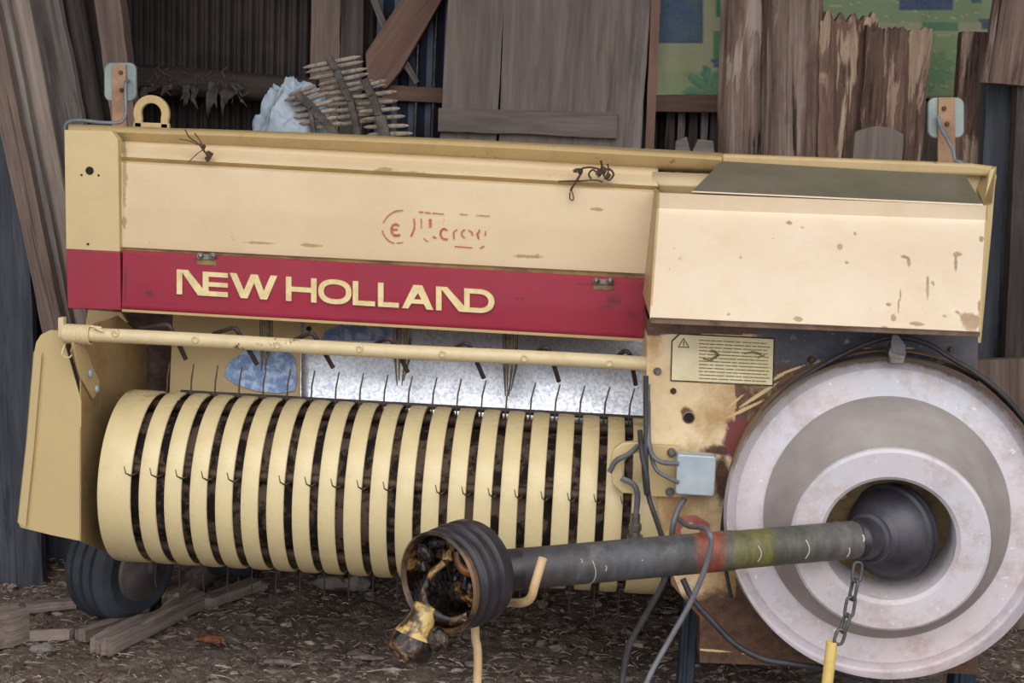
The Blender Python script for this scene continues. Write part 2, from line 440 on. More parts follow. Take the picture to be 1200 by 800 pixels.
# ---------------------------------------------------------------- the shed (structure)
YB = 4.75     # back wall
G = []
nx, ny = 330, 200
for j in range(ny+1):
    y = 2.3+(YB+.3-2.3)*j/ny
    row = []
    for i in range(nx+1):
        x = -2.6+5.2*i/nx
        h = .018*fbm(x*3, y*3)+.012*fbm(x*11, y*11, 3)+.009*fbm(x*30, y*30, 5, 4)
        h += .05*math.exp(-((y-4.3)/.35)**2)*(.6+.5*fbm(x*6, y*6, 9))
        row.append(V((x, y, h-.012)))
    G.append(row)
g = MB(); g.grid(G)
# flat yard outside the shed, towards and behind the camera
for (x0, y0, x1, y1) in ((-9, -9, 9, 2.3), (-9, 2.3, -2.6, 5.05), (2.6, 2.3, 9, 5.05)):
    g.add([(x0, y0, -.012), (x1, y0, -.012), (x1, y1, -.012), (x0, y1, -.012)], [(0, 1, 2, 3)])
tag(g.build('floor', M['ground'], origin=(0, 0, 0), smooth=80, merge=False), kind='structure')

def corr(x0, x1, y, z0, z1, pitch, depth, mat, name):
    g = MB(); rows = [[], []]; n = int((x1-x0)/pitch)*6
    for i in range(n+1):
        x = x0+(x1-x0)*i/n; ph = (i % 6)/6
        d = depth if ph < .18 else (0 if ph < .82 else depth*.6)
        for r, z in zip(rows, (z0, z1)): r.append(V((x, y-d if ph >= .18 else y+depth*.2, z)))
    g.grid(rows); rb = [[p+V((0, .03, 0)) for p in r] for r in rows]; g.grid(rb)
    for a, b in zip(rows, rb): g.grid([a, b])
    g.grid([[rows[0][0], rb[0][0]], [rows[1][0], rb[1][0]]]); g.grid([[rows[0][-1], rb[0][-1]], [rows[1][-1], rb[1][-1]]])
    return tag(g.build(name, mat, smooth=0), kind='structure')
corr(-2.4, 2.4, YB, -.05, 3.3, .038, .016, M['wallm'], 'wall_back')
g = MB()
for k in range(16):
    y0 = 1.7+k*.2; g.box((-2.42, y0+.098, 1.62), (.015, .097, 1.66))
tag(g.build('wall_left', M['shed']), kind='structure')
g = MB()
for k in range(16):
    y0 = 1.7+k*.2; g.box((2.42, y0+.098, 1.62), (.015, .097, 1.66))
tag(g.build('wall_right', M['shed']), kind='structure')
g = MB()
for k in range(16): g.box((0, 2.35+k*.16, 3.3-.02*k/16), (2.5, .079, .015))
tag(g.build('ceiling', M['shed']), kind='structure')

# ---------------------------------------------------------------- boards and logs
def frame(a, b):
    """matrix with Z from b to a (bottom to top)"""
    z = (a-b).normalized(); x = V((1, 0, 0)); x = (x-z*x.dot(z)).normalized(); y = z.cross(x)
    m = Matrix((x, y, z)).transposed().to_4x4(); m.translation = b; return m

def board(name, label, cat, top, bot, Y, wt, wb, th, mat, Yb=None, ground=True, rough=.0015, jag=0, jagb=0, parent=None, group=None, seed=None, edge=.003, nx=8, topf=None, kind=None):
    a = P(top[0], top[1], Y); b = P(bot[0], bot[1], Y if Yb is None else Yb)
    if top[1] < 0:
        kk = (2.45-b.z)/(a.z-b.z); a = b+(a-b)*kk; wt = wb+(wt-wb)*(1+(kk-1)*.3)
    wt = wt*Y/FPX; wb = wb*(Yb or Y)/FPX
    if ground and b.z > 0:
        k = (a.z-(-.01))/(a.z-b.z); b2 = a+(b-a)*k; wb = wt+(wb-wt)*k if abs(wb-wt) < .02 else wb; b = b2
    m = frame(a, b); L = (a-b).length; nz = max(10, int(L/.018)); sd = seed if seed is not None else random.random()*50
    g = MB(); fr, bk = [], []
    for j in range(nz+1):
        t = j/nz; w = wb+(wt-wb)*t; r1, r2 = [], []
        for i in range(nx+1):
            s = i/nx-.5
            e = edge*(fbm(sd+(1 if s > 0 else 9), t*L*7)) if i in (0, nx) else 0
            x = s*w+e; z = t*L
            if j == nz: z += jag*fbm(sd+s*9, 3)*1.6 + (topf(s) if topf else 0)
            if j == 0: z += jagb*fbm(sd+s*9, 8)*1.6
            d = rough*(fbm(sd+x*60, z*5)+.6*fbm(sd+x*22, z*2.5, 4))
            r1.append(V((x, -th/2+d, z))); r2.append(V((x, th/2, z)))
        fr.append(r1); bk.append(r2)
    g.grid(fr); g.grid(bk, flip=True)
    g.grid([[r[0] for r in fr], [r[0] for r in bk]]); g.grid([[r[-1] for r in fr], [r[-1] for r in bk]])
    g.grid([fr[0], bk[0]]); g.grid([fr[-1], bk[-1]])
    o = g.build(name, mat, smooth=50, local=True)
    if parent is not None:
        o.parent = parent; o.matrix_local = Matrix.Translation(-V(parent['_o'])) @ m
    else:
        o.matrix_world = m; tag(o, label, cat, group, kind)
    return o

def logpole(name, label, cat, top, bot, Y, wt, wb, mat, Yb=None, ground=True, rough=.06, flat=1, group=None, jag=0, groove=0):
    a = P(top[0], top[1], Y); b = P(bot[0], bot[1], Y if Yb is None else Yb)
    if top[1] < 0: a = b+(a-b)*((2.45-b.z)/(a.z-b.z))
    rt, rb = wt*Y/FPX/2, wb*(Yb or Y)/FPX/2
    if ground and b.z > 0:
        k = (a.z-(-.01))/(a.z-b.z); b = a+(b-a)*k
    m = frame(a, b); L = (a-b).length; nz = max(12, int(L/.02)); n = 40; sd = random.random()*50
    rings = []
    for j in range(nz+1):
        t = j/nz; r = rb+(rt-rb)*t; ring = []
        for i in range(n):
            an = 2*math.pi*i/n; cx, cy = math.cos(an), math.sin(an)
            q = 1+rough*(fbm(sd+cx*2.5, cy*2.5, t*L*1.2)+.7*fbm(sd+cx*9, cy*9, t*L*1.6))
            if groove: q -= groove*max(0, fbm(sd+cx*4, cy*4, t*L*.7))
            z = t*L+(jag*fbm(sd+cx*3, cy*3) if j == nz else 0)
            ring.append(V((cx*r*q, cy*r*q*flat, z)))
        rings.append(ring+[ring[0]])
    g = MB(); g.grid(rings)
    g.add(rings[0][:-1], [list(range(n))]); g.add(rings[-1][:-1], [list(range(n))])
    o = g.build(name, mat, smooth=60, local=True); o.matrix_world = m
    return tag(o, label, cat, group)

# left side, leaning against the wall
board('leaning_board', 'wide dark blue-grey board at the far left edge below the leaning poles', 'board', (-18, 130), (12, 690), 3.75, 100, 90, .03, M['wblue'], rough=.003)
board('leaning_board', 'wide dark blue-grey board standing directly behind the cream pickup guard', 'board', (48, 290), (64, 690), 3.95, 66, 66, .03, M['wblue'], rough=.003)
board('leaning_board', 'narrow dull brown board slanting down the left edge to the red panel corner', 'board', (-20, -20), (84, 480), 3.7, 26, 26, .03, M['wbrown'])
board('leaning_board', 'thin dark grey lath lying along the narrow brown slanting board', 'board', (0, -20), (92, 440), 3.74, 13, 13, .025, M['wgrey'])
logpole('leaning_pole', 'pale peeled round pole leaning at the left wall', 'pole', (16, -30), (84, 330), 3.8, 28, 25, M['wpale'], rough=.04)
board('leaning_board', 'wide grey plank leaning behind the pale peeled pole', 'board', (46, -20), (112, 300), 4.0, 42, 42, .03, M['wgrey'])
logpole('leaning_pole', 'dark grey round pole leaning right of the wide grey plank', 'pole', (82, -20), (122, 210), 4.1, 28, 26, M['wdark'], rough=.04)
board('leaning_board', 'dark board between the dark pole and the brown post', 'board', (108, -20), (132, 200), 4.25, 30, 30, .03, M['wdark'])
board('leaning_board', 'warm brown square post leaning behind the rusty lamp bracket', 'post', (127, -20), (152, 170), 4.0, 32, 28, .06, M['wbrown'])
# back wall pieces
def beam(name, label, cat, l, r, Y, hpx, th, mat, **k):
    return board(name, label, cat, r, l, Y, hpx, hpx, th, mat, ground=False, **k)
def hbeam(name, label, cat, pts, Y, th, mat, group=None, rough=.0):
    """a prism of the outline pts whose grain runs along the local Z (its long axis)"""
    w = [P(x, y, Y) for x, y in pts]
    # long axis = longest edge
    e = max(((w[(i+1) % len(w)]-w[i]) for i in range(len(w))), key=lambda q: q.length).normalized()
    z = e; y = V((0, 1, 0)); x = y.cross(z).normalized(); y = z.cross(x)
    m = Matrix((x, y, z)).transposed().to_4x4(); m.translation = w[0]; inv = m.inverted()
    g = MB(); g.prism([inv @ p for p in w], V((0, th if y.y > 0 else -th, 0)))
    o = g.build(name, mat, smooth=30, local=True, bevel=.003); o.matrix_world = m
    return tag(o, label, cat, group)
logpole('horizontal_log', 'rough dark log running across the dark ribbed wall behind the rail', 'log', (372, 108), (150, 92), 4.62, 30, 34, M['log'], ground=False, rough=.16)
board('wall_board', 'brown-grey upright board left of the diagonal brace', 'board', (383, -20), (381, 110), 4.66, 34, 34, .03, M['wbrown'], rough=.002)
board('wall_board', 'darker upright board touching the diagonal brace on its left', 'board', (414, -20), (412, 110), 4.66, 26, 26, .03, M['wdark'], rough=.002)
board('batten', 'thin grey batten slanting at the top beside the diagonal brace', 'batten', (431, -20), (452, 34), 4.64, 9, 8, .02, M['wgrey'], ground=False)
board('batten', 'thin grey batten propped low below the diagonal brace', 'batten', (474, 72), (489, 97), 4.64, 8, 7, .02, M['wgrey'], ground=False)
hbeam('diagonal_brace', 'reddish-brown diagonal brace plank with a broken lower end', 'brace', [(548, -120), (428, 62), (430, 96), (452, 104), (459, 96), (470, 82), (492, 44), (587, -120)], 4.6, .045, M['wred'])
hbeam('wall_beam', 'short reddish horizontal beam between the brace and the board door', 'beam', [(447, 99), (519, 103), (519, 121), (447, 117)], 4.66, .05, M['wred'])
for i, px in enumerate((460, 478, 497, 516)):
    pass
# ribbed blue-black sheets
g = MB()
rows = [[], []]
for i in range(0, 27):
    px = 440+i*3.4
    dy = [0, 0, 0, -.012, -.03, -.012][i % 6]
    for r, py in zip(rows, (-230, 178)): r.append(P(px-(py/25), py, 4.71)+V((0, dy, 0)))
rows[1] = [V((a.x, a.y, -.01)) for a in rows[0]]
g.grid(rows); g.grid([[p+V((0, .012, 0)) for p in r] for r in rows], flip=True)
for px in (490, 511):
    a_ = P(px+9, -230, 4.675); g.tube([a_, V((a_.x, a_.y, 0))], .0045, 8, m=1)  # bright steel tubes stand in for highlights on the ribs
tag(g.build('metal_sheet', [M['wallblue'], M['steel']], smooth=0), 'blue-black ribbed metal sheet upright between the diagonal brace and the board door', 'sheet')
# board door
dr = thing('board_door', P(620, 160, 4.45)*1.0, 'grey door of three wide boards with a cross batten, leaning upright behind the rail', 'door')
dr.location.z = 0; dr['_o'] = tuple(dr.location)
for (x0t, x1t, x0b, x1b) in ((527, 591, 513, 584), (591.6, 664, 584.6, 655), (664.6, 742, 655.6, 727)):
    board('door_board', None, None, ((x0t+x1t)/2, -12), ((x0b+x1b)/2, 172), 4.45, x1t-x0t, x1b-x0b-1, .025, M['wdoor'], parent=dr, rough=.001, edge=.0012)
w = [P(x, y, 4.432) for x, y in ((516, 126), (722, 133), (726, 161), (514, 153))]
z = (w[1]-w[0]).normalized(); m = Matrix(((0, 0, 1), (0, 1, 0), (0, 0, 0))).to_4x4()
bt = board('batten', None, None, (723, 147), (514, 140), 4.425, 29, 27, .024, M['wdoor'], parent=dr, ground=False, rough=.0015, edge=.004)
bt['label'] = 'horizontal cross batten low on the door'
g = MB(); g.cyl(P(517, 131, 4.41), (0, -1, 0), .006, .004, 12); g.build('nail_head', M['steel'], bt)
board('wall_board', 'grey upright board between the board door and the reddish strip', 'board', (750, -12), (737, 176), 4.5, 27, 26, .03, M['wgrey'])
board('wall_strip', 'narrow reddish-brown upright strip left of the printed curtain', 'strip', (769, -12), (761, 176), 4.46, 11, 10, .03, M['wred'], edge=.001)
hbeam('wall_beam', 'reddish horizontal beam right under the printed curtain', 'beam', [(766, 111), (850, 111), (850, 132), (766, 131)], 4.6, .05, M['wred'])
# curtain
def ccol(px, py):
    n = fbm(px*.05, py*.05, 2)*12
    base = (186, 188, 156)
    def inb(x0, y0, x1, y1): return x0+n*.08 < px < x1+n*.08 and y0 < py < y1
    if inb(770, -40, 823, 50): return (62, 98, 142) if 774 < px < 820 and py < 47 else (52, 82, 132)
    if inb(838, -20, 851, 20): return (30, 140, 112)
    if inb(836, 36, 852, 70): return (80, 152, 110)
    if inb(835, 70, 852, 79): return (72, 106, 150)
    if inb(1054, -40, 1116, 12): return (52, 82, 140)
    if inb(1138, -40, 1151, 4): return (40, 120, 130)
    if inb(1148, 23, 1180, 34): return (56, 84, 140)
    if inb(1082, 26, 1122, 37): return (92, 152, 118)
    c = V(base)
    # leafy star prints
    for (sx, sy, sr) in ((832, 108, 32), (1094, 82, 26)):
        d = math.hypot(px-sx, py-sy); a = math.atan2(py-sy, px-sx)
        if d < sr*(.55+.45*abs(math.sin(a*4.5))): c = V((45, 120, 140)) if math.sin(a*9) > .2 else V((80, 160, 130))
    if 776 < px < 860: 
        if py > 84: c = c.lerp(V((140, 172, 120)), .5)
    if px > 960 and py < 26: c = c.lerp(V((130, 172, 130)), .6)
    if px > 1085 and py > 40: c = c.lerp(V((145, 182, 130)), .7)
    # thin pale contour lines
    if abs(math.sin((py-px*.12)*.16+math.sin(px*.05)*1.2)) < .05 and px > 960: c = V((205, 212, 170))
    return tuple(c)
g = MB(); rows = []; cols = []
for j in range(0, 145):
    r = []; py = -180.88+j*2.04
    for i in range(0, 141):
        px = 762+i*3.02
        yb = 4.64+.012*math.sin(px*.045+py*.008)+.006*math.sin(px*.11)
        pyy = py+(3*math.sin(px*.03) if j == 144 else 0)
        r.append(P(px, pyy, yb)); cols.append(ccol(px, py))
    rows.append(r)
g.grid(rows); nc = len(cols)
cu = g.build('printed_curtain', M['curtain'], smooth=70, merge=False)
ca = cu.data.color_attributes.new('Col', 'FLOAT_COLOR', 'POINT')
for i in range(nc): ca.data[i].color = lin(cols[i])
sm = cu.modifiers.new('solid', 'SOLIDIFY'); sm.thickness = .002
tag(cu, 'green curtain printed with blue squares hung on the back wall behind the logs', 'curtain')
# dark upright laths below the beam
for k, (px, w, c) in enumerate(((786, 10, 'wdark'), (799, 8, 'wgrey'), (813, 9, 'wdark'), (826, 8, 'wgrey'), (838, 10, 'wdark'))):
    board('upright_lath', 'dark upright lath in the row under the curtain beam', 'lath', (px, 128), (px-2, 176), 4.68, w, w, .02, M[c], group='laths under the curtain beam')
hbeam('wood_block', 'jagged weathered block end sticking up behind the rail left of the left log', 'block', [(790, 190), (792, 165), (805, 160), (810, 180), (818, 163), (836, 165), (839, 192)], 4.3, .05, M['wgrey'])
logpole('upright_log', 'tall split log left of the two standing behind the rail, reddish streaked', 'log', (877, -12), (872, 186), 4.3, 58, 56, M['bark'], flat=.6, rough=.12, groove=.2)
logpole('upright_log', 'tall thick grey split log right beside the reddish one', 'log', (931, -12), (929, 188), 4.22, 64, 60, M['bark'], flat=.6, rough=.12, groove=.2)
board('bark_slab', 'broken dark slab with a pale torn stripe right of the tall grey log', 'slab', (994, 20), (988, 190), 4.2, 64, 62, .05, M['barkb'], rough=.012, jag=.02, nx=20, edge=.008)
board('bark_slab', 'broken slab with long pale peeled stripes, its right edge over the curtain', 'slab', (1052, 34), (1041, 190), 4.16, 72, 62, .05, M['barkb'], rough=.012, jag=.015, nx=20, edge=.006)
board('wood_block', 'small plain brown block leaning low on the striped bark slabs', 'block', (1029, 148), (1026, 192), 4.13, 54, 54, .05, M['wdoor'], rough=.002, topf=lambda s: -.02*s*s*4)
board('bark_slab', 'narrow two-tone plank standing in front of the curtain at the right', 'plank', (1146, 38), (1131, 200), 4.2, 39, 34, .05, M['barkb'], rough=.008, nx=14)
board('wall_board', 'brown plank behind the narrow two-tone plank near the right post', 'board', (1160, 112), (1140, 230), 4.4, 62, 62, .04, M['wbrown'], rough=.004)
board('wall_board', 'low brown board behind the right lamp plate', 'board', (1092, 118), (1088, 230), 4.45, 30, 30, .04, M['wbrown'], rough=.004)
# right side
logpole('upright_log', 'big grey weathered log at the top right corner', 'log', (1203, -30), (1183, 100), 4.0, 60, 66, M['bark'], ground=False, flat=.6, rough=.1, groove=.15)
board('wall_board', 'tall dark upright board behind the right end of the machine', 'board', (1186, 98), (1168, 430), 4.1, 62, 60, .05, M['wblue'], rough=.008, nx=14)
board('wall_board', 'very dark board at the right edge beside the hood', 'board', (1222, 60), (1204, 470), 4.0, 60, 60, .05, M['wdark'], rough=.008, nx=14)
board('wall_board', 'short brown board low behind the flywheel at the right', 'board', (1172, 420), (1172, 520), 3.9, 74, 74, .03, M['wbrown'], rough=.006)

# wooden slat racks + plastic sack on the machine top
def rack(name, label, barpts, slats, Y, base):
    t = thing(name, base, label, 'rack')
    for (l, r) in slats:
        a = P(l[0], l[1], Y-.01); b = P(r[0], r[1], Y-.03)
        L = (b-a).length; pts = [a+(b-a)*k for k in (0, .05, .12, .5, .88, .95, 1)]
        g = MB(); g.tube(pts, [.0015, .005, .008, .0092, .008, .005, .0015], 8, flat=.75)
        o = g.build('slat', M['slat'], t)
    for pts, wd in barpts:
        g = MB()
        ps = [P(x, y, Y-.035) for x, y in pts]
        for a, b in zip(ps, ps[1:]):
            ax = (b-a); g.box((a+b)/2, (ax.length/2+.003, .008, wd*Y/FPX/2), X=ax, Z=V((ax.z, 0, -ax.x)))
        g.build('crossbar', M['slatbar'], t, bevel=.002)
    return t
YR = 3.95
BT = 1.205   # top deck of the machine body
slA = [((355, 79.5), (423, 66)), ((358, 85), (426, 72)), ((362, 92.5), (431, 80)), ((373, 99.5), (433, 86)), ((375, 105.5), (438, 94)), ((379, 111), (452, 99)), ((384, 117), (458, 109)), ((377, 124), (455, 116)), ((384, 131), (452, 124)), ((386, 139), (450, 131)), ((392, 147), (446, 139))]
rack('slatted_rack', 'rack of pointed wooden slats, the upper one fanned toward the diagonal brace', [([(385, 67), (394, 82), (403, 104), (411, 118), (418, 148), (425, 190)], 8)], slA, YR, P(405, 166, YR))
slB = [((414, 109), (465, 109)), ((418, 117), (466, 120)), ((420, 126), (469, 129)), ((423, 135), (475, 138)), ((426, 144), (479, 149)), ((430, 153), (484, 158)), ((410, 101), (452, 96))]
rack('slatted_rack', 'rack of pointed wooden slats nearest the board door, tips in a slanting row', [([(427, 94), (436, 112), (444, 135), (455, 191)], 9), ([(450, 136), (461, 191)], 5)], [((l[0], l[1]+5), (r[0], r[1]-2)) for l, r in slB], YR-.06, P(450, 166, YR-.06))
slC = [((333, 118), (376, 104)), ((340, 124), (386, 108)), ((344, 131), (390, 118)), ((344, 138), (394, 128)), ((350, 145), (396, 137)), ((366, 150), (402, 144)), ((338, 112), (370, 100))]
rack('slatted_rack', 'low dark slatted rack lying over the blue-white plastic sack', [([(349, 110), (366, 126), (380, 142), (396, 160), (404, 190)], 9), ([(364, 128), (372, 188)], 5)], slC, YR-.1, P(372, 166, YR-.1))
# sack: crumpled heap
g = MB(); cs = P(343, 140, 3.92); nu, nv = 90, 50
for i in range(nv+1):
    th = math.pi*.5*i/nv
    for j in range(nu):
        ph = 2*math.pi*j/nu
        d = V((math.cos(th)*math.cos(ph), math.cos(th)*math.sin(ph), math.sin(th)))
        q = 1.06-.26*abs(noise.noise(V((d.x*2.1+4, d.y*2.1, d.z*2.1))))-.12*abs(noise.noise(V((d.x*4.6, d.y*4.6, d.z*4.6+2))))-.04*abs(noise.noise(V((d.x*10, d.y*10, d.z*10))))
        sh = 1-.35*max(0, d.x-.2)*0
        hz = P(345, 97, 3.92).z-BT
        g.v.append(V((cs.x+.004+d.x*.128*q, cs.y-.0+d.y*.10*q, BT+.002+d.z**.8*hz*1.02*q)))
for i in range(nv):
    for j in range(nu):
        jj = (j+1) % nu; g.f.append([i*nu+j, i*nu+jj, (i+1)*nu+jj, (i+1)*nu+j]); g.m.append(0)
sk = g.build('plastic_sack', M['sack'], smooth=50); tag(sk, 'crumpled blue-white plastic sack lying left of the slatted racks', 'sack')
# cobweb rags on the log
g = MB()
for k in range(26):
    x = random.uniform(165, 290); y0 = random.uniform(96, 108); L = random.uniform(6, 26)*(1.3 if 200 < x < 270 else .6)
    g.tube([P(x, y0, 4.57), P(x+random.uniform(-4, 3), y0+L*.5, 4.57), P(x+random.uniform(-6, 4), y0+L, 4.565)], [.012, .008, .001], 5)
for k in range(60):
    x = random.uniform(160, 285); y0 = random.uniform(80, 122)
    g.tube([P(x, y0, 4.56), P(x+random.uniform(-9, 9), y0+random.uniform(-7, 12), 4.56)], .0015, 4)
tag(g.build('cobweb_rags', M['web']), 'dusty grey cobwebs and rags hanging from the dark log', 'cobweb', kind='stuff')

# ---------------------------------------------------------------- THE BALER
base = V((-.25, 3.6, 0))
B = thing('hay_baler', base, 'cream and red square hay baler with slatted pickup drum and big white flywheel', 'baler')

def extr(left, right, n=40, mats=None, wav=0):
    """surface strip between two profiles of (px, py, Y)"""
    A = [P(*p) for p in left]; Bq = [P(*p) for p in right]; G = []
    for i in range(n+1):
        t = i/n; G.append([a.lerp(b, t)+V((0, wav*fbm(t*6, k*.7), wav*.6*fbm(t*5, 3))) for k, (a, b) in enumerate(zip(A, Bq))])
    return G

# body behind the covers
g = MB()
x0 = P(100, 250, 3.3).x; x1 = P(1120, 250, 3.3).x
g.box(((x0+x1)/2, 3.75, (BT+.95)/2), ((x1-x0)/2, .36, (BT-.95)/2), m=0); g.box(((x0+x1)/2, 3.88, .74), ((x1-x0)/2-.01, .22, .22), m=0)
g.build('body_shell', M['cream'], B, bevel=.006)
# end panel
g = MB()
YE = 3.16
top = [P(x, y, YE) for x, y in ((75, 152), (130, 153.5), (138, 163), (140.5, 295), (77, 292))]
low = [P(x, y, YE) for x, y in ((77, 292), (140.5, 295), (142, 363.5), (79, 361.5))]
g.prism(top, (0, .03, 0), 0); g.prism(low, (0, .03, 0), 1)
ep = g.build('end_panel', [M['cream'], M['red']], B, bevel=.002, merge=False)
g = MB()
for (x, y, r) in ((105, 200, 5), (95.5, 205, 1.4), (115.5, 205.5, 1.4), (103, 286, 1.6)):
    g = MB(); g.cyl(P(x, y, YE-.0005), (0, 1, 0), r*YE/FPX, .003, 20); g.build('bolt_hole', M['dark'], ep)
# right end panel stub behind hood
g = MB(); g.prism([P(x, y, 3.2) for x, y in ((1153, 239), (1160, 200), (1168, 195), (1163, 262), (1150, 402), (1130, 402), (1130, 300))], (0, .03, 0)); g.build('side_plate', M['cream'], B, bevel=.002)
# top rail (rounded edge, front face leaning under)
L = [(80, 146, 3.34), (80, 145.5, 3.26), (80, 147, 3.225), (80, 149.5, 3.21), (80, 153, 3.205), (80, 160, 3.215), (80, 166, 3.235), (80, 167, 3.3)]
dyr = [(846, 179, 3.34), (846, 180.5, 3.26), (846, 182, 3.225), (846, 184, 3.21), (846, 187.5, 3.205), (846, 197, 3.215), (846, 203, 3.235), (846, 204, 3.3)]
g = MB(); A = [P(*p) for p in L]; Bq = [P(*p) for p in dyr]; G = []
for i in range(61):
    t = i/60; sag = .006*math.sin(math.pi*t)
    G.append([a.lerp(b, t)+V((0, 0, sag+.0012*fbm(t*9, k*.2))) for k, (a, b) in enumerate(zip(A, Bq))])
g.grid(G)
nn = len(A)
g.add(G[0], [list(range(nn))]); g.add(G[-1], [list(range(nn))]); g.grid([[r[0] for r in G], [r[-1] for r in G]])
g.build('top_rail', M['cream_rail'], B, smooth=50)
g = MB(); g.prism([P(x, y, 3.21) for x, y in ((846, 180), (1140, 191.5), (1168, 195), (1168, 207), (846, 200))], (0, .08, 0)); g.build('rear_rail', M['cream_rail'], B, bevel=.008, seg=3)
g = MB(); g.grid([[P(765, 201, 3.22), P(765, 214, 3.188), P(765, 217, 3.188), P(765, 227, 3.2), P(765, 240, 3.2)], [P(870, 205, 3.22), P(866, 219, 3.188), P(866, 221, 3.188), P(866, 232, 3.2), P(866, 245, 3.2)]], mf=lambda i, j: 1 if j == 2 else 0)  # same lip line, shade painted in with the darker cream
st_ = g.build('cover_strip', [M['cream_cover'], M['cream_rail']], B, smooth=30); sm = st_.modifiers.new('s', 'SOLIDIFY'); sm.thickness = .004
g = MB(); g.prism([P(1100, 205, 3.24), P(1168, 205, 3.24), P(1160, 262, 3.24), P(1100, 262, 3.24)], (0, .1, 0)); g.build('corner_block', M['cream'], B)
# front cover: sloping strip, lip, main face, ledge
def side(px, ys, dx=0):
    Ys = [3.235, 3.225, 3.188, 3.183, 3.196, 3.186, 3.178, 3.172, 3.172, 3.20, 3.22]
    return [(px+dx*i, y, Yv) for i, (y, Yv) in enumerate(zip(ys, Ys))]
def fcd(p):
    x, y = proj(p); return .9*blobf([(628, 300, 18, 4), (470, 203, 26, 1.8), (610, 300, 10, 3), (450, 200, 12, 2), (700, 218, 24, 4), (700, 245, 10, 3), (146, 260, 4, 12), (147, 205, 2.5, 60), (780, 222, 30, 2), (360, 288, 20, 1.5), (300, 285, 30, 2)])(p)
left = side(142, (160, 168, 181.5, 183.5, 188.5, 190.5, 192, 240, 288, 291, 296))
right = side(771, (196, 206, 216, 218, 223, 225, 226.5, 272, 320, 324, 329))
g = MB(); Gc = extr(left, right, 160, wav=.0006); Gf = []
for rw in Gc:
    q = []
    for i_, p_ in enumerate(rw[:-1]):
        k_ = 12 if i_ in (6, 7) else (4 if i_ in (1, 4) else 1)
        q += [p_.lerp(rw[i_+1], m_/k_) for m_ in range(k_)]
    Gf.append(q+[rw[-1]])
g.grid(Gf, mf=lambda i, j: 1 if 6 <= j <= 10 else 0)  # lip facing down gets the darker cream, its shade painted in
fc = g.build('front_cover', [M['cream_cover'], M['cream_rail']], B, smooth=40, attr={'dirt': lambda p: fcd(p)})
sm = fc.modifiers.new('solid', 'SOLIDIFY'); sm.thickness = .004; sm.offset = 1
# dirty ledge between cover and name panel
g = MB(); G = extr([(142, 287, 3.170), (142, 290, 3.176), (142, 296.5, 3.176), (142, 298, 3.19)], [(771, 319, 3.170), (771, 322, 3.176), (771, 330.5, 3.176), (771, 333, 3.19)], 50)
g.grid(G); g.grid([[p+V((0, .02, 0)) for p in r] for r in G], flip=True)
g.build('dusty_ledge', M['ledge'], B)
# name panel
g = MB()
a, b, c, d = (144, 293.5), (762, 327.5), (760, 399), (143, 363.5)
YN = 3.162
def redd(p): return .72*blobf([(722, 352, 14, 9), (740, 368, 10, 8), (690, 342, 10, 2), (708, 360, 16, 3), (610, 350, 8, 3), (175, 345, 8, 6), (200, 356, 14, 2.5), (755, 338, 8, 7), (757, 333, 10, 5), (250, 297, 14, 3), (700, 333, 40, 3), (147, 330, 2, 30)])(p)
G = extr([(144, 293.5, YN), (144, 296, YN-.006), (143.6, 330, YN-.004), (143, 360, YN), (143, 362, YN+.003)], [(764, 327.5, YN), (764, 330.5, YN-.006), (763, 365, YN-.004), (761, 395, YN), (761, 397.5, YN+.003)], 160, wav=.0005)
G = [[q for i_ in range(len(rw)-1) for q in [rw[i_].lerp(rw[i_+1], m_/(10 if i_ in (1, 2) else 1)) for m_ in range(10 if i_ in (1, 2) else 1)]]+[rw[-1]] for rw in G]
g.grid(G); gb = [[p+V((0, .012, 0)) for p in r] for r in G]; g.grid(gb, flip=True)
for k in (0, -1): g.grid([[r[k] for r in G], [r[k] for r in gb]])
for k in (0, -1): g.grid([G[k], gb[k]])
G2 = extr([(143, 362, YN-.001), (143, 365, YN-.001)], [(761, 397, YN-.001), (761, 400.5, YN-.001)], 40)
g.grid(G2, m=1); g.grid([[p+V((0, .01, 0)) for p in r] for r in G2], m=1); g.grid([[r[1], r[1]+V((0, .01, 0))] for r in G2], m=1)
npn = g.build('name_panel', [M['red'], M['cream_rail']], B, smooth=40, merge=False, attr={'dirt': redd})
# lettering
YT = YN-.0072
def LP(x, h):
    yb = 344.5+(x-207)*.0615; yt = 315.5+(x-207)*.0655
    return P(x-(1-h)*0.0, yb+(yt-yb)*h, YT)
g = MB()
kz = [0]
def poly(pts):
    kz[0] += 1; e = V((0, -.00003*kz[0], 0)); g.prism([LP(x, h)+e for x, h in pts], (0, .0018+.00003*kz[0], 0))
def rect(x0_, x1_, h0, h1): poly([(x0_, h0), (x1_, h0), (x1_, h1), (x0_, h1)])
def ringL(cx, rx, ry, ix, iy, a0=0, a1=360, n=36, ex=2.35):
    prev = None
    for k in range(n+1):
        a = math.radians(a0+(a1-a0)*k/n); c, s = math.cos(a), math.sin(a)
        sg = lambda v, e: math.copysign(abs(v)**(2/e), v)
        o = (cx+rx*sg(c, ex), .5+ry*sg(s, ex)); i = (cx+ix*sg(c, ex), .5+iy*sg(s, ex))
        if prev: poly([prev[0], o, i, prev[1]])
        prev = (o, i)
rect(207, 213.5, 0, 1); poly([(211, 1), (220, 1), (241, .14), (241, 0), (232, 0)])
rect(237.5, 244.5, 0, .98); rect(235, 267, 0, .2); rect(240, 267, .39, .57); rect(240, 267, .79, .98)
for (xa, ha, xb, hb) in ((273, 1, 286, 0), (286, 0, 298, 1), (298, 1, 309, 0), (309, 0, 321, 1)):
    poly([(xa-4, ha), (xa+4, ha), (xb+4, hb), (xb-4, hb)])
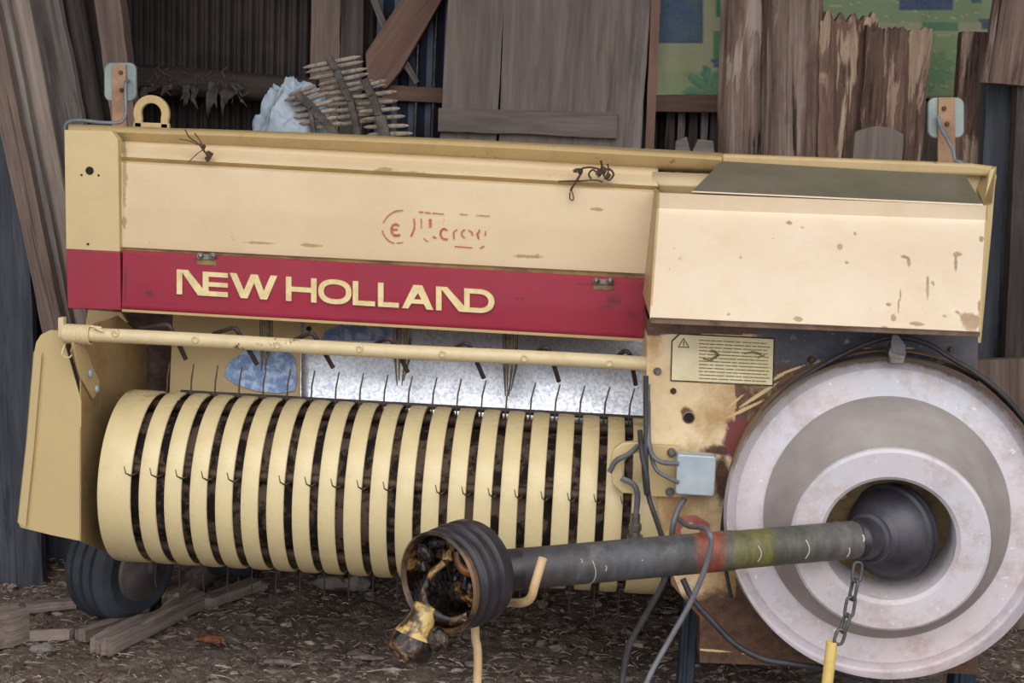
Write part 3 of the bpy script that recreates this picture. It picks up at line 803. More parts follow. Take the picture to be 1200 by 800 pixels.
rect(335, 341.5, 0, 1); rect(364.5, 371, 0, 1); rect(340, 366, .4, .6)
ringL(392.5, 19.5, .51, 13, .31)
rect(413.5, 420, 0, 1); rect(413.5, 439.5, 0, .2); rect(443, 449.5, 0, 1); rect(443, 467.5, 0, .2)
poly([(471, 0), (478.5, 0), (492, .8), (492, 1), (484.5, 1)]); poly([(508, 0), (500, 0), (488, .8), (486, 1), (495, 1)]); rect(480, 499, .22, .4)
rect(511, 517.5, 0, 1); poly([(515, 1), (524, 1), (547, .14), (547, 0), (538, 0)])
rect(544, 550.5, 0, 1); rect(541, 563, 0, .2); rect(545, 563, .8, 1)
ringL(562, 17.5, .5, 10.5, .3, -90, 90, 20, 2.1)
g.build('lettering', M['letter'], npn, smooth=0)
# hinges
def hinge(cx, cy, parent, w=10):
    g = MB()
    for s in (-1, 1):
        g.cyl(P(cx+s*w*.75, cy-2, 3.158), (0, -1, 0), .009, .010, 14, ch=.002)
        g.ball(P(cx+s*w*.75, cy-2, 3.147), .006, n=10)
    g.box(P(cx, cy-1, 3.156), (.018, .004, .006)); g.box(P(cx, cy+5, 3.158), (.023, .003, .007), m=1)
    o = g.build('hinge', [M['steel'], M['ledge']], parent, bevel=.001)
hinge(242.5, 302, fc); hinge(707, 331, fc, 11)
# worn red decal on the cover
g = MB()
def strokes(lines, Y, w, g, m=0, off=.001):
    for l in lines:
        ww = w
        if isinstance(l[0], (int, float)): ww, l = l[0], l[1:]
        ps = [V((x, y)) for x, y in l]
        for a, b in zip(ps, ps[1:]):
            d = (b-a); d = d.normalized() if d.length > 0 else V((1, 0)); n = V((-d.y, d.x))*ww/2; d = d*ww*.15
            g.prism([P(q.x, q.y, Y) for q in (a-d+n, b+d+n, b+d-n, a-d-n)], (0, off, 0), m)
YC = 3.1655
strokes([
    (1.2, (472, 246.5), (466, 246.6), (461, 248.2), (456, 251.5), (452, 256), (449, 261)), (1.2, (448, 270), (450, 275.5), (453, 279.5), (457, 283), (462, 285)), (1, (465, 284.6), (472, 284)),
    (1.4, (491, 248), (496, 248.4)), (1.4, (498, 248.6), (504.5, 249.6)), (1, (507, 249.4), (520, 250.6)), (.8, (539, 250.5), (548, 251.5)), (.8, (558, 252), (574, 253)),
    (1.2, (533, 288.6), (553, 290)), (1.8, (563, 290.5), (567, 288.6)),
    (2.6, (467.5, 264.5), (464, 262.3), (460.5, 263.5), (458.6, 268), (459.5, 273), (462.5, 276), (468.5, 275.3)), (2, (460, 269), (465.5, 268.8)),
    (1.8, (485, 256), (485.8, 262), (485.3, 268), (483.6, 273), (481.5, 276.7)), (.9, (493.5, 256), (494, 268)), (.9, (496.5, 279), (499, 281.5), (502, 283)),
    (3, (504.2, 257), (504.4, 266)), (1.8, (507.5, 277), (511, 279)),
    (2.2, (524, 269.5), (520, 267.8), (517, 269.8), (516, 274), (517.5, 278), (520.5, 280.2), (524.5, 280)),
    (1.6, (532, 280), (531.5, 272)), (1.4, (532, 271.5), (535.5, 269)),
    (1.8, (544.5, 269), (541.2, 271.5), (541, 275.5), (544.5, 278.8)), (1.4, (549, 269.5), (553, 272), (554, 276)), (2, (559, 273), (561, 279.8)), (1.8, (562, 269), (561, 273)), (1.4, (569, 271), (568.5, 276))], YC, 1.5, g)
g.build('worn_decal', M['oldred'], fc, smooth=0)
# lifting eye on the rail left
g = MB(); ce = P(177, 133, 3.30); n = 28; ro, ri = 21.5*3.3/FPX, 12*3.3/FPX
prevo = None
outer, inner = [], []
for k in range(n+1):
    a = math.radians(-20+220*k/n); outer.append(ce+V((math.cos(a)*ro, 0, math.sin(a)*ro))); inner.append(ce+V((math.cos(a)*ri, 0, math.sin(a)*ri)))
outer = [V((outer[0].x, ce.y, ce.z-.06))]+outer+[V((outer[-1].x, ce.y, ce.z-.06))]
inner = [V((inner[0].x, ce.y, ce.z-.06))]+inner+[V((inner[-1].x, ce.y, ce.z-.06))]
G = [[o, i, i+V((0, .014, 0)), o+V((0, .014, 0)), o] for o, i in zip(outer, inner)]
g.grid(G); g.box(ce+V((0, .007, -.043)), (ro, .007, .021))
g.build('lifting_eye', M['cream_rail'], B, bevel=.002)
# lamp plates with cables
def lamp_plate(cx, cy, w, h, Y, arm, bolts, cable, px_tilt=0):
    g = MB(); pts = []
    rc = 9
    for (sx, sy, a0) in ((1, -1, -90), (1, 1, 0), (-1, 1, 90), (-1, -1, 180)):
        for k in range(6):
            a = math.radians(a0+90*k/5); pts.append(P(cx+sx*(w/2-rc)+rc*math.cos(a), cy+sy*(h/2-rc)+rc*math.sin(a), Y))
    g.prism(pts, (0, .012, 0)); o = g.build('lamp_plate', M['reflector'], B, bevel=.003); o['label'] = 'rounded grey lamp plate on a bracket above the rail'
    g = MB(); g.prism([P(x, y, Y-.008) for x, y in arm], (0, .009, 0)); g.build('lamp_arm', M['tanrust'], o, bevel=.001)
    for (x, y) in bolts:
        g = MB(); g.cyl(P(x, y, Y-.007), (0, -1, 0), 2.6*Y/FPX, .006, 8); g.cyl(P(x, y, Y-.012), (0, -1, 0), 1.4*Y/FPX, .004, 8); g.build('bolt', M['rusty'], o)
    g = MB(); g.tube(curve([P(*p) for p in cable], 8), 2.1*3.25/FPX, 10); g.build('cable', M['wireg'], o)
lamp_plate(140.5, 96, 38, 46, 3.33, [(131, 76), (147, 76), (148.5, 150), (131, 150)], [(142, 85), (143, 105.5)],
    [(76, 153, 3.27), (77, 146, 3.27), (83, 142, 3.27), (95, 141, 3.27), (120, 143.5, 3.27), (139, 143.5, 3.27), (145, 139, 3.28), (147.5, 130, 3.29), (147, 112, 3.30), (147.5, 98, 3.305), (149.5, 94, 3.325)])
lamp_plate(1109, 138, 43, 48, 3.33, [(1100, 114), (1119, 114), (1120, 195), (1099, 195)], [(1106, 127), (1109.5, 145)],
    [(1099, 137, 3.315), (1103, 150, 3.30), (1110, 163, 3.28), (1117, 176, 3.26), (1119, 187, 3.25), (1126, 190, 3.24), (1132, 194, 3.24), (1134, 204, 3.24)])

# hood
g = MB(); YH = 3.10
YH = 2.985
Lp = [(812, 222, 3.12), (771, 226, YH), (770.3, 244, YH+.012), (769.5, 246, YH+.010), (761.5, 366, 2.76), (761.5, 371.5, 2.75), (762, 378, 2.79)]
Lp[0] = (771, 224.5, 3.0)
Rp = [(1158, 239.5, 3.0), (1158, 241, YH), (1157.3, 258, YH+.012), (1157, 260, YH+.010), (1149.5, 383, 2.76), (1149, 388.5, 2.75), (1148, 394, 2.79)]
A = [P(*p) for p in Lp]; Bq = [P(*p) for p in Rp]
# finer rows on the slanting face
def refine(Q, k):
    out = []
    for i in range(len(Q)-1):
        n = k if i == 3 else 1
        for j in range(n): out.append(Q[i].lerp(Q[i+1], j/n))
    out.append(Q[-1]); return out
A, Bq = refine(A, 24), refine(Bq, 24)
G = [[a.lerp(b, i/80)+V((0, .0012*fbm(i*.08, k*.12), 0)) for k, (a, b) in enumerate(zip(A, Bq))] for i in range(81)]
blobs = [(1140, 376, 11, 9), (1130, 370, 5, 4), (1148, 360, 2.5, 8), (1074, 380, 9, 2), (1047, 372, 3, 4), (1041, 357, 4, 2), (1065, 307, 2, 7), (1060, 300, 5, 1.5), (1087, 335, 1.6, 14), (1120, 308, 2, 10), (1122, 298, 6, 2), (992, 309, 3, 2), (984, 289, 3, 3), (925, 260, 4, 3), (940, 265, 3, 2), (1150, 280, 3, 4), (1106, 372, 4, 2), (1122, 367, 4, 2), (868, 301, 3, 3), (935, 374, 5, 2), (1036, 385, 5, 2), (995, 332, 6, 1), (1002, 273, 2, 2), (1058, 278, 3, 2), (1055, 345, 1.2, 9), (1053, 358, 1.2, 9)]
# refine horizontally for the marks
G = [[a.lerp(b, i/200)+V((0, .0012*fbm(i*.032, k*.12), 0)) for k, (a, b) in enumerate(zip(A, Bq))] for i in range(201)]
g.grid(G)
hood = g.build('hood', M['cream_hood'], B, smooth=30, attr={'dirt': blobf(blobs)})
sm = hood.modifiers.new('solid', 'SOLIDIFY'); sm.thickness = .003; sm.offset = -1
# hood underside lip and its sides
g = MB(); 
g.prism([P(762, 371, 2.758), P(1149, 388, 2.758), P(1148, 395, 2.76), P(762, 379, 2.76)], (0, .03, 0))
g.build('hood_lip', M['rimbrown'], hood, bevel=.002)
for (s, q) in ((0, A), (1, Bq)):
    g = MB(); pts = [q[0], q[1], q[2], q[-3], q[-2]]; back = [V((p.x, 3.19, p.z)) for p in (q[-2], q[0])]
    g.prism(pts+back, (.004 if s == 0 else -.004, 0, 0)); g.build('hood_side', M['cream_rail'], hood)
# glossy top sheet, dark reflection of the logs put into its colour
g = MB(); g.prism([P(846, 188.5, 3.185), P(1131, 205, 3.185), P(1152, 239, 2.99), P(811, 223.5, 2.99)], (0, 0, -.004))
ts = g.build('top_sheet', M['topsheet'], hood, bevel=.001); ts['label'] = 'glossy sheet on top of the hood, its dark reflection in the colour'
g = MB(); g.prism([P(811, 223.6, 2.984), P(1152, 239, 2.984), P(1152, 241, 2.984), P(811, 225.2, 2.984)], (0, .006, 0)); g.build('hood_trim', M['cream_hood'], hood)
g = MB()
for x, y in ((834, 242), ): pass
g = MB(); g.prism([P(1133, 195, 3.30), P(1168, 195, 3.195), P(1163, 238, 3.195), P(1153, 239, 3.195)], (0, .004, 0)); g.build('corner_gusset', M['cream_rail'], B)

# gear plate under the hood
YG = 2.93
def plate_y(x, y): return YG
def inpoly(x, y, pl):
    c = False; j = len(pl)-1
    for i in range(len(pl)):
        xi, yi = pl[i]; xj, yj = pl[j]
        if (yi > y) != (yj > y) and x < (xj-xi)*(y-yi)/(yj-yi)+xi: c = not c
        j = i
    return c
cols_ = []
nxp, nyp = 230, 230
def leftx(y):
    pts = [(374, 759), (470, 757), (520, 759), (600, 772), (640, 783), (672, 788), (700, 800), (722, 820), (782, 820)]
    for (a, b), (c, d) in zip(pts, pts[1:]):
        if y <= c: return b+(d-b)*max(0, (y-a))/(c-a)
    return 820
G = []
for j in range(nyp+1):
    t = j/nyp; row = []
    for i in range(nxp+1):
        s = i/nxp; y0 = 374+(776-374)*t; xl = leftx(y0); xr = 1146
        row.append(P(xl+(xr-xl)*s, y0+14*s, YG))
    G.append(row)
g = MB(); g.grid(G); nv0 = len(g.v)
Gb = [[p+V((0, .02, 0)) for p in r] for r in (G[0], G[-1])]
g.grid([G[0], Gb[0]]); g.grid([G[-1], Gb[1]])
lc = [r[0] for r in G]; g.grid([lc, [p+V((0, .25, 0)) for p in lc]]); rc_ = [r[-1] for r in G]; g.grid([rc_, [p+V((0, .25, 0)) for p in rc_]])
def f_tan(p):
    x, y = proj(p); return max(blobf([(875, 470, 45, 50), (835, 490, 30, 22), (790, 600, 30, 40), (840, 700, 40, 40), (810, 560, 50, 50), (765, 400, 12, 26), (860, 690, 40, 40)])(p)*.8, 0)
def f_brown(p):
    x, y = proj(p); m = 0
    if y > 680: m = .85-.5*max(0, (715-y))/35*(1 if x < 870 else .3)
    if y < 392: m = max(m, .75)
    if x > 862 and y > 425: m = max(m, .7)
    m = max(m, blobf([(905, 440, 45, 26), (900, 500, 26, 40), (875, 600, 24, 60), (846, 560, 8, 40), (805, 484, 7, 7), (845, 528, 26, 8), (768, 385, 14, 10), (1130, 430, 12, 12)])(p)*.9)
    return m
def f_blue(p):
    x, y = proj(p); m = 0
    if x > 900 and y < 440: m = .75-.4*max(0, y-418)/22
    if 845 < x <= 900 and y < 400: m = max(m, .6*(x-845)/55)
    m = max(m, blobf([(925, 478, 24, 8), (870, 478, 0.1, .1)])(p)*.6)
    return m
f_mar = blobf([(862, 515, 14, 24), (868, 500, 10, 12)])
f_st = blobf([(890, 462, 30, 2.6, 33), (876, 478, 24, 2.0, 26), (908, 444, 22, 1.3, 30), (926, 434, 20, 1.6, 20), (862, 470, 14, 1.5, 40), (835, 762, 22, 1.5, -4), (880, 766, 14, 1, -4), (1010, 411, 12, 1.2, 5), (1065, 408, 8, 1, 0), (1030, 409, 20, .9, -3)])
gp = g.build('gear_plate', M['plate'], B, smooth=40, attr={'tan': f_tan, 'brown': f_brown, 'blue': f_blue, 'maroon': f_mar, 'streak': f_st})
g = MB()
g.lathe(P(807, 489, YG-.002), (0, -1, 0), [(7.5*YG/FPX, 0), (6*YG/FPX, .002), (5.6*YG/FPX, -.004)], 24, m=1)
g.cyl(P(807, 489, YG-.0015), (0, -1, 0), 6.3*YG/FPX, .001, 24)
g.build('round_hole', [M['dark'], M['rimbrown']], gp)
# warning label
g = MB(); YL = YG-.003
g.prism([P(x, y, YL) for x, y in ((796, 390.5), (908, 396), (906.5, 452.5), (785.5, 446.5), (787, 399))], (0, .002, 0), 1)
g.prism([P(x, y, YL-.0008) for x, y in ((797, 392), (906.5, 397.4), (905, 451), (787, 445), (788.4, 400))], (0, .001, 0), 0)
for k in range(13):
    y = 398+k*4.05; x0_ = 819 if k > 0 else 819; x1_ = 903-random.random()*6
    x = x0_
    while x < x1_:
        w = random.uniform(4, 13); w = min(w, x1_-x)
        g.prism([P(q, yy+(q-820)*.05, YL-.0015) for q, yy in ((x, y), (x+w, y), (x+w, y+1.1), (x, y+1.1))], (0, .0008, 0), 2); x += w+random.uniform(.3, 1.6)
strokes([(1, (795, 406.5), (801, 396.5), (807.5, 407), (795, 406.5)), (1.2, (801.2, 400), (801.2, 403.6)), (1, (801.2, 404.6), (801.3, 405.4))], YL-.0015, 1, g, 3)
strokes([(3, (833, 411), (838, 412), (842, 416), (832, 422)), (2, (824, 420), (835, 423)), (3, (880, 412), (892, 415)), (2, (872, 414), (880, 413)), (2, (888, 419), (896, 416))], YL-.0022, 1, g, 2)
wl = g.build('warning_label', [M['label'], M['soot'], M['ink'], M['soot']], gp, smooth=0)
wl['label'] = 'yellowed warning label with a triangle and rows of small print'
def bolt(x, y, Y, r, parent, m='steel', hexn=6, name='bolt'):
    g = MB(); rr = r*Y/FPX
    g.cyl(P(x, y, Y), (0, -1, 0), rr*1.25, .002, 20); g.cyl(P(x, y, Y-.002), (0, -1, 0), rr, .006, hexn, ch=.001); g.cyl(P(x, y, Y-.008), (0, -1, 0), rr*.5, .003, 10)
    return g.build(name, M[m], parent, smooth=20)
bolt(770.5, 435, YG, 4, gp); bolt(789, 458, YG, 3, gp, 'rusty'); bolt(951, 421, YG, 4, gp, 'rusty'); bolt(1114, 409, YG, 3, gp, 'rusty')
# red worn nut plate
g = MB(); g.prism([P(x, y, YG-.001) for x, y in ((789, 622), (797, 605), (815, 603), (831, 613), (832, 628), (800, 632))], (0, -.006, 0)); g.build('nut_plate', plain('worn_pink_red', 'a8605c', .6, 0, 'c88a78', 20), gp, bevel=.002)
g = MB(); g.prism([P(x, y, YG-.008) for x, y in ((797, 620), (809, 611), (820, 619), (820, 630), (798, 630))], (0, -.004, 0)); g.build('nut', M['cream'], gp, bevel=.002)
# mounting plate + zinc cover
g = MB(); g.prism([P(x, y, YG-.02) for x, y in ((762, 521), (796, 523), (797, 545), (835, 575), (800, 583), (763, 582), (756, 550))], (0, .014, 0))
mp = g.build('mounting_plate', M['cream_guard'], B, bevel=.002, attr={'dirt': lambda p: .25})
bolt(787, 530, YG-.02, 4.5, mp); bolt(785, 576, YG-.02, 4.5, mp)
g = MB(); pts = []
for (sx, sy, a0) in ((1, -1, -90), (1, 1, 0), (-1, 1, 90), (-1, -1, 180)):
    for k in range(5):
        a = math.radians(a0+90*k/4); pts.append(P(815.5+sx*19+4*math.cos(a)+(1 if sy < 0 else -1), 557+sy*19.5+4*math.sin(a)+sx*1.2, YG-.06))
g.prism(pts, (0, .035, 0)); g.build('square_cover', M['zinc'], mp, bevel=.003, seg=3)
# cream hydraulic arm
g = MB(); g.prism([P(x, y, YG-.01) for x, y in ((748, 518), (752, 529), (738, 533), (729, 545), (730, 559), (744, 569), (745, 579), (729, 578), (717, 566), (715, 545), (719, 527), (729, 519))], (0, .02, 0))
ar = g.build('hose_clamp_arm', M['cream'], B, bevel=.003)
g = MB(); g.tube(curve([P(748, 522, YG-.03), P(737, 532, YG-.03), P(722, 540, YG-.03), P(714, 553, YG-.03)], 6), .006, 10); g.tube(curve([P(728, 560, YG-.025), P(742, 567, YG-.03), P(747, 580, YG-.03), P(745, 605, YG-.03)], 6), .0065, 10); g.build('pipe', M['greyhose'], ar)
g = MB(); o = P(745, 602, YG-.03); ax = P(744, 632, YG-.03)-o; Lf = ax.length
g.lathe(o, ax, [(.001, -.002), (.010, 0), (.010, Lf*.35), (.014, Lf*.4), (.014, Lf*.62), (.011, Lf*.66), (.011, Lf*.8), (.017, Lf*.82), (.017, Lf), (.001, Lf)], 12); g.build('hose_fitting', M['steel'], ar, smooth=30)

# hoses
def hose(pts, r, mat, name='hose', parent=B, label=None):
    g = MB(); g.tube(curve([P(*p) for p in pts], 10), r, 10); o = g.build(name, M[mat], parent, smooth=60)
    if label: o['label'] = label
    return o
hose([(757, 440, 2.91), (757, 470, 2.90), (757, 505, 2.885), (757, 545, 2.87), (760, 580, 2.87), (766, 600, 2.86), (776, 630, 2.86), (782, 650, 2.88)], .0055, 'rubber')
hose([(755, 520, 2.88), (755, 550, 2.865), (758, 578, 2.86), (758, 560, 2.85), (752, 530, 2.86), (750, 505, 2.9)], .006, 'rubber')
hose([(759, 450, 2.91), (759, 500, 2.89), (763, 530, 2.87), (775, 541, 2.86), (795, 543, 2.87)], .0055, 'greyhose')
hose([(760, 470, 2.91), (761, 520, 2.88), (768, 548, 2.87), (780, 558, 2.86), (795, 565, 2.87)], .0045, 'greyhose')
hose([(802, 584, 2.90), (793, 600, 2.88), (788, 620, 2.87), (788, 645, 2.9)], .0065, 'greyhose')
# ---- flywheel
YW = 2.84
cf = P(1036, 603.5, YW); sc = YW/FPX
ax = V((-.02, -1, .12)).normalized()
r0 = 188.5*sc
g = MB()
prof = [(r0*1.0, .055), (r0*1.012, .02), (r0*1.0, .004), (r0*.985, -.0), (r0*.955, .004), (r0*.93, .012), (r0*.76, .022)]
prof = [(r, t) for r, t in prof]
def dirtfly(p):
    x, y = proj(p); d = (p-cf).length/r0
    top = max(0, -(y-607)/187)
    m = max(0, (d-.93)*9)*(.35+1.0*top)
    return m
g.lathe(cf, ax, prof, 128)
fw = g.build('flywheel', M['fly'], B, smooth=25, attr={'dirt': dirtfly})
fw['label'] = 'big chalky white flywheel'
g = MB()
rd = r0*.76
# tapering dish wall reaching forward to the hub ring, shade put into its grey
axh = V((-.125, -1, -.10)).normalized()
def circ(axis, rad, t, n=128):
    e = V((0, 0, 1)); e = (e-axis*e.dot(axis)).normalized(); f = axis.cross(e)
    return [cf+axis*t+(e*math.cos(2*math.pi*k/n)+f*math.sin(2*math.pi*k/n))*rad for k in range(n+1)]
cA, cB = circ(ax, rd, .022), circ(axh, rd*.775, .138)
g.grid([[p.lerp(q, t)+(p-cf).normalized()*rd*bl for p, q in zip(cA, cB)] for t, bl in ((0, 0), (.04, .012), (.3, .018), (.6, .012), (.9, .004), (1, 0))])
g.build('dish_wall', M['flydish'], fw, smooth=25)
g = MB()
rh = rd*.775
g.lathe(cf, axh, [(rh*1.0, .136), (rh*.99, .145), (rh*.96, .149), (rh*.70, .147), (rh*.66, .140), (rh*.65, .12), (rh*.66, .03)], 128)
g.build('hub_ring', M['fly'], fw, smooth=30, attr={'dirt': lambda p: .38*max(0, 1-abs((p-cf-axh*((p-cf).dot(axh))).length-rh*.67)/.008)})
g = MB()
g.lathe(cf, axh, [(rh*.67, .035), (rh*.4, .03), (.001, .03)], 64, wob=lambda a, k: .02*noise.noise(V((a*3, k, 0))))
hb = g.build('hub_recess', M['hole'], fw, smooth=60)
ch = cf+ax*.03
for k in range(10):
    a = 2*math.pi*k/10+.2; q = ch+V((math.cos(a)*rh*.55, 0, math.sin(a)*rh*.55))
    g = MB(); g.cyl(q, ax, .011, .014, 6, ch=.002); g.build('hub_bolt', M['tanrust'], fw, smooth=20)
# brown guard ring behind the flywheel
g = MB(); c2 = cf+V((.013, .03, .008))
g.lathe(c2, ax, [(r0*1.0, .01), (r0*1.01, .012), (r0*1.022, .004), (r0*1.022, -.03), (r0*1.0, -.035)], 128)
g.build('guard_ring', M['rimbrown'], B, smooth=30)
# clip on the rim
g = MB(); g.prism([P(x, y, YW-.012) for x, y in ((1043, 408), (1050, 396), (1059, 400), (1063, 412), (1060, 427), (1043, 427), (1041, 414))], (0, .03, 0)); cl = g.build('rim_clip', M['steel'], fw, bevel=.003)
g = MB(); g.prism([P(x, y, YW-.016) for x, y in ((1046, 392), (1052, 392), (1062, 405), (1060, 417), (1046, 413), (1044, 402))], (0, .006, 0)); g.build('clip_wedge', M['greyhose'], cl, bevel=.001)
# black hose round the flywheel
hp = []
for k, deg in enumerate(range(197, 62, -9)):
    a = math.radians(deg); rr = 193 if deg > 115 else 193
    hp.append((1032+rr*math.cos(a), 606-rr*math.sin(a)*1.0, 2.88))
hp = [(846, 668, 2.89), (846, 640, 2.885), (849, 600, 2.88), (858, 560, 2.88), (873, 520, 2.88), (897, 482, 2.88), (930, 450, 2.88), (975, 422, 2.88), (1018, 402, 2.88), (1050, 395, 2.87), (1085, 402, 2.87), (1115, 420, 2.86), (1145, 438, 2.86), (1175, 462, 2.86), (1205, 497, 2.86)]
hose(hp, .0052, 'rubber')
hose([(857, 700, 2.89), (850, 660, 2.89), (851, 610, 2.885), (862, 560, 2.885), (880, 518, 2.885), (905, 482, 2.885)], .004, 'rubber')
# hoses sagging under and beside the shaft
hose([(800, 678, 2.84), (812, 702, 2.82), (835, 728, 2.80), (862, 755, 2.79), (895, 772, 2.78), (930, 778, 2.78), (970, 784, 2.8), (1010, 795, 2.82)], .0065, 'rubber')
hose([(786, 660, 2.86), (774, 690, 2.80), (756, 722, 2.74), (738, 755, 2.68), (730, 790, 2.62), (726, 830, 2.58)], .0065, 'rubber')
hose([(793, 606, 2.90), (806, 616, 2.80), (822, 618, 2.60), (831, 624, 2.535), (833, 640, 2.53), (824, 672, 2.535), (806, 712, 2.54), (783, 752, 2.53), (762, 790, 2.50), (750, 820, 2.48)], .0055, 'greyhose')
# lower right parts
g = MB(); g.prism([P(x, y, 2.97) for x, y in ((788, 672), (806, 672), (826, 716), (820, 724), (786, 684))], (0, .04, 0)); g.build('lower_strut', M['tanrust'], B, bevel=.003)
for (x, y0, w, Y) in ((812, 700, 19, 3.05), (1136, 740, 26, 3.05)):
    g = MB(); a = P(x, y0-40, Y); b = P(x+1, y0+40, Y); hw = w*Y/FPX/2
    g.box(V((a.x, Y, a.z/2)), (hw, .03, a.z/2)); g.box(V((a.x-hw*.3, Y-.032, a.z/2)), (hw*.25, .004, a.z/2)); g.box(V((a.x, Y, .012)), (hw*1.6, .06, .012))
    g.build('support_post', M['post'], B, bevel=.003)
g = MB(); a = P(1180, 600, 3.2); g.box(V((.55, 3.35, .52)), (.33, .16, .2)); g.build('gearbox', M['rusty'], B, bevel=.02)
# main road wheels hidden beyond, carrying the body
for x in (-1.0, .72):
    g = MB(); g.lathe((x, 3.95, .3), (1, 0, 0), [(.001, -.02), (.15, -.02), (.17, -.07), (.27, -.08), (.3, -.05), (.3, .05), (.27, .08), (.17, .07), (.15, .02), (.001, .02)], 48)
    w_ = g.build('road_wheel', M['tyre'], B, smooth=30)
g = MB(); g.box((-.14, 3.95, .3), (.86, .04, .04)); g.box((-.8, 3.95, .46), (.04, .04, .17)); g.box((.55, 3.95, .46), (.04, .04, .17)); g.build('axle', M['rusty'], B)

# ---- pickup drum
YD = 3.15
zt = P(450, 473, YD).z; zm = P(250, 660, YD).z
zc = (zt+zm)/2; RD = (zt-zm)/2-.004
print('drum', zt, zm, zc, RD)
xl = P(113, 560, YD-RD).x; xs = P(157, 560, YD-RD).x; xe = P(737, 560, YD-RD).x; nS = 19
stp = (xe-xs)/nS; sw = .0185
g = MB(); g.lathe((xl, YD, zc), (1, 0, 0), [(.001, 0), (RD-.045, 0), (RD-.045, xe+.06-xl), (.001, xe+.06-xl)], 48, wob=lambda a, k: .05*noise.noise(V((a*2, k, 1))))
# debris and tine bars inside the slots
reel = g.build('pickup_reel', M['reel'], B, smooth=50); reel['label'] = 'cream slatted pickup drum'
for k in range(5):
    a = math.radians(20+72*k); g = MB(); c = V((xl+.01, YD-math.cos(a)*(RD-.03), zc+math.sin(a)*(RD-.03)))
    g.tube([c, c+V((xe-xl+.04, 0, 0))], .014, 12); g.build('tine_bar', M['rusty'], reel)
def bdirt(p):
    k_ = (p.z-zc)/RD; back = (p.y-YD)/RD
    return max(0, .46*(k_-.80)/.2)*(1 if back > -.6 else 0)+(.15 if k_ < -.95 else 0)
def band(x0_, x1_):
    g = MB(); n = 3
    pr = [(RD-.007, .002), (RD-.004, .0), (RD-.0012, .0012), (RD, .004), (RD+.0008, (x1_-x0_)/2), (RD, x1_-x0_-.004), (RD-.0012, x1_-x0_-.0012), (RD-.004, x1_-x0_), (RD-.007, x1_-x0_-.002)]
    g.lathe((x0_, YD, zc), (1, 0, 0), pr, 96)
    return g
b0 = band(xl, xs-sw/2).build('band', M['cream_pickup'], reel, smooth=30, attr={'dirt': bdirt})
first = None
for k in range(nS):
    x0_ = xs+k*stp+sw/2; x1_ = xs+(k+1)*stp-sw/2
    if first is None: first = band(x0_, x1_).build('band', M['cream_pickup'], reel, smooth=30, attr={'dirt': bdirt}); fx = x0_
    else:
        o = first.copy(); C.objects.link(o); o.location.x += x0_-fx
band(xe+sw/2, P(782, 600, YD-RD).x).build('band', M['cream_pickup'], reel, smooth=30, attr={'dirt': bdirt})
g = MB(); g.tube([V((xl+.12, YD+.035, zc+RD-.004)), V((xe+.04, YD+.035, zc+RD-.004))], .007, 10); g.build('stripper_bar', M['fingerm'], reel)
# tines: top row, front row, bottom row
def tine_mesh(kind):
    g = MB(); x = 0
    if kind == 'top':
        pts = [(0, YD+.03, zc+RD-.03), (.002, YD+.03, zc+RD+.03), (.010, YD+.022, zc+RD+.07)]
    elif kind == 'front':
        pts = [(0, YD-RD+.02, zc+.056), (-.005, YD-RD-.010, zc+.058), (-.013, YD-RD-.018, zc+.065), (-.017, YD-RD-.016, zc+.080)]
    else:
        pts = [(0, YD-.04, zc-RD+.02), (0, YD-.05, zc-RD-.03), (.002, YD-.05, zc-RD-.055)]
    g.tube([V(p)+V((xs, 0, 0)) for p in pts], [.0021, .0021, .0018, .0013][:len(pts)], 6)
    return g
for kind in ('top', 'front', 'bottom'):
    t0 = None
    for k in range(nS+1):
        if kind == 'front' and random.random() < .1: continue
        if t0 is None:
            t0 = tine_mesh(kind).build('tine', M['tine'] if kind != 'bottom' else M['fingerm'], reel); o = t0
            if k: o.location.x += k*stp
            b_k = k
        else:
            o = t0.copy(); C.objects.link(o); o.location.x = t0.location.x+(k-b_k)*stp
        o.rotation_euler = (0, 0, 0)
# ---- left end guard
YGD = 2.985
g = MB()
outl = [(71, 387), (58, 387), (48, 392), (42, 401), (40, 412), (31, 520), (21, 612), (24, 618), (60, 627), (95, 634), (95, 470), (84, 430)]
G = []
xs_l = [(387, 55, 71), (389, 50, 74), (395, 44, 79), (412, 40, 88), (440, 38.5, 95), (500, 33, 95), (560, 27, 95), (600, 22.5, 95), (612, 21.5, 95), (618, 26, 95)]
for (y, a, b) in xs_l:
    pass
pts = [P(x, y, YGD) for x, y in outl]
def bigmesh(outl, Y, step=4.0, extra=None):
    xs_ = [p[0] for p in outl]; ys_ = [p[1] for p in outl]; g = MB()
    return g
g.prism(pts, (0, .004, 0))
eg = g.build('end_guard', M['cream_guard'], B, bevel=.001, attr={'dirt': lambda p: 0.0})
# folded outer edge
g = MB(); ed = [(40, 412), (31, 520), (21, 612)]
E1 = [P(x, y, YGD-.001) for x, y in ed]; E2 = [P(x+9, y+(1 if k < 2 else 5), YGD-.009) for k, (x, y) in enumerate(ed)]; E3 = [P(x-1, y, YGD+.03) for x, y in ed]
g.grid([E3, E1, E2]); g.build('folded_edge', M['cream'], eg, smooth=20)
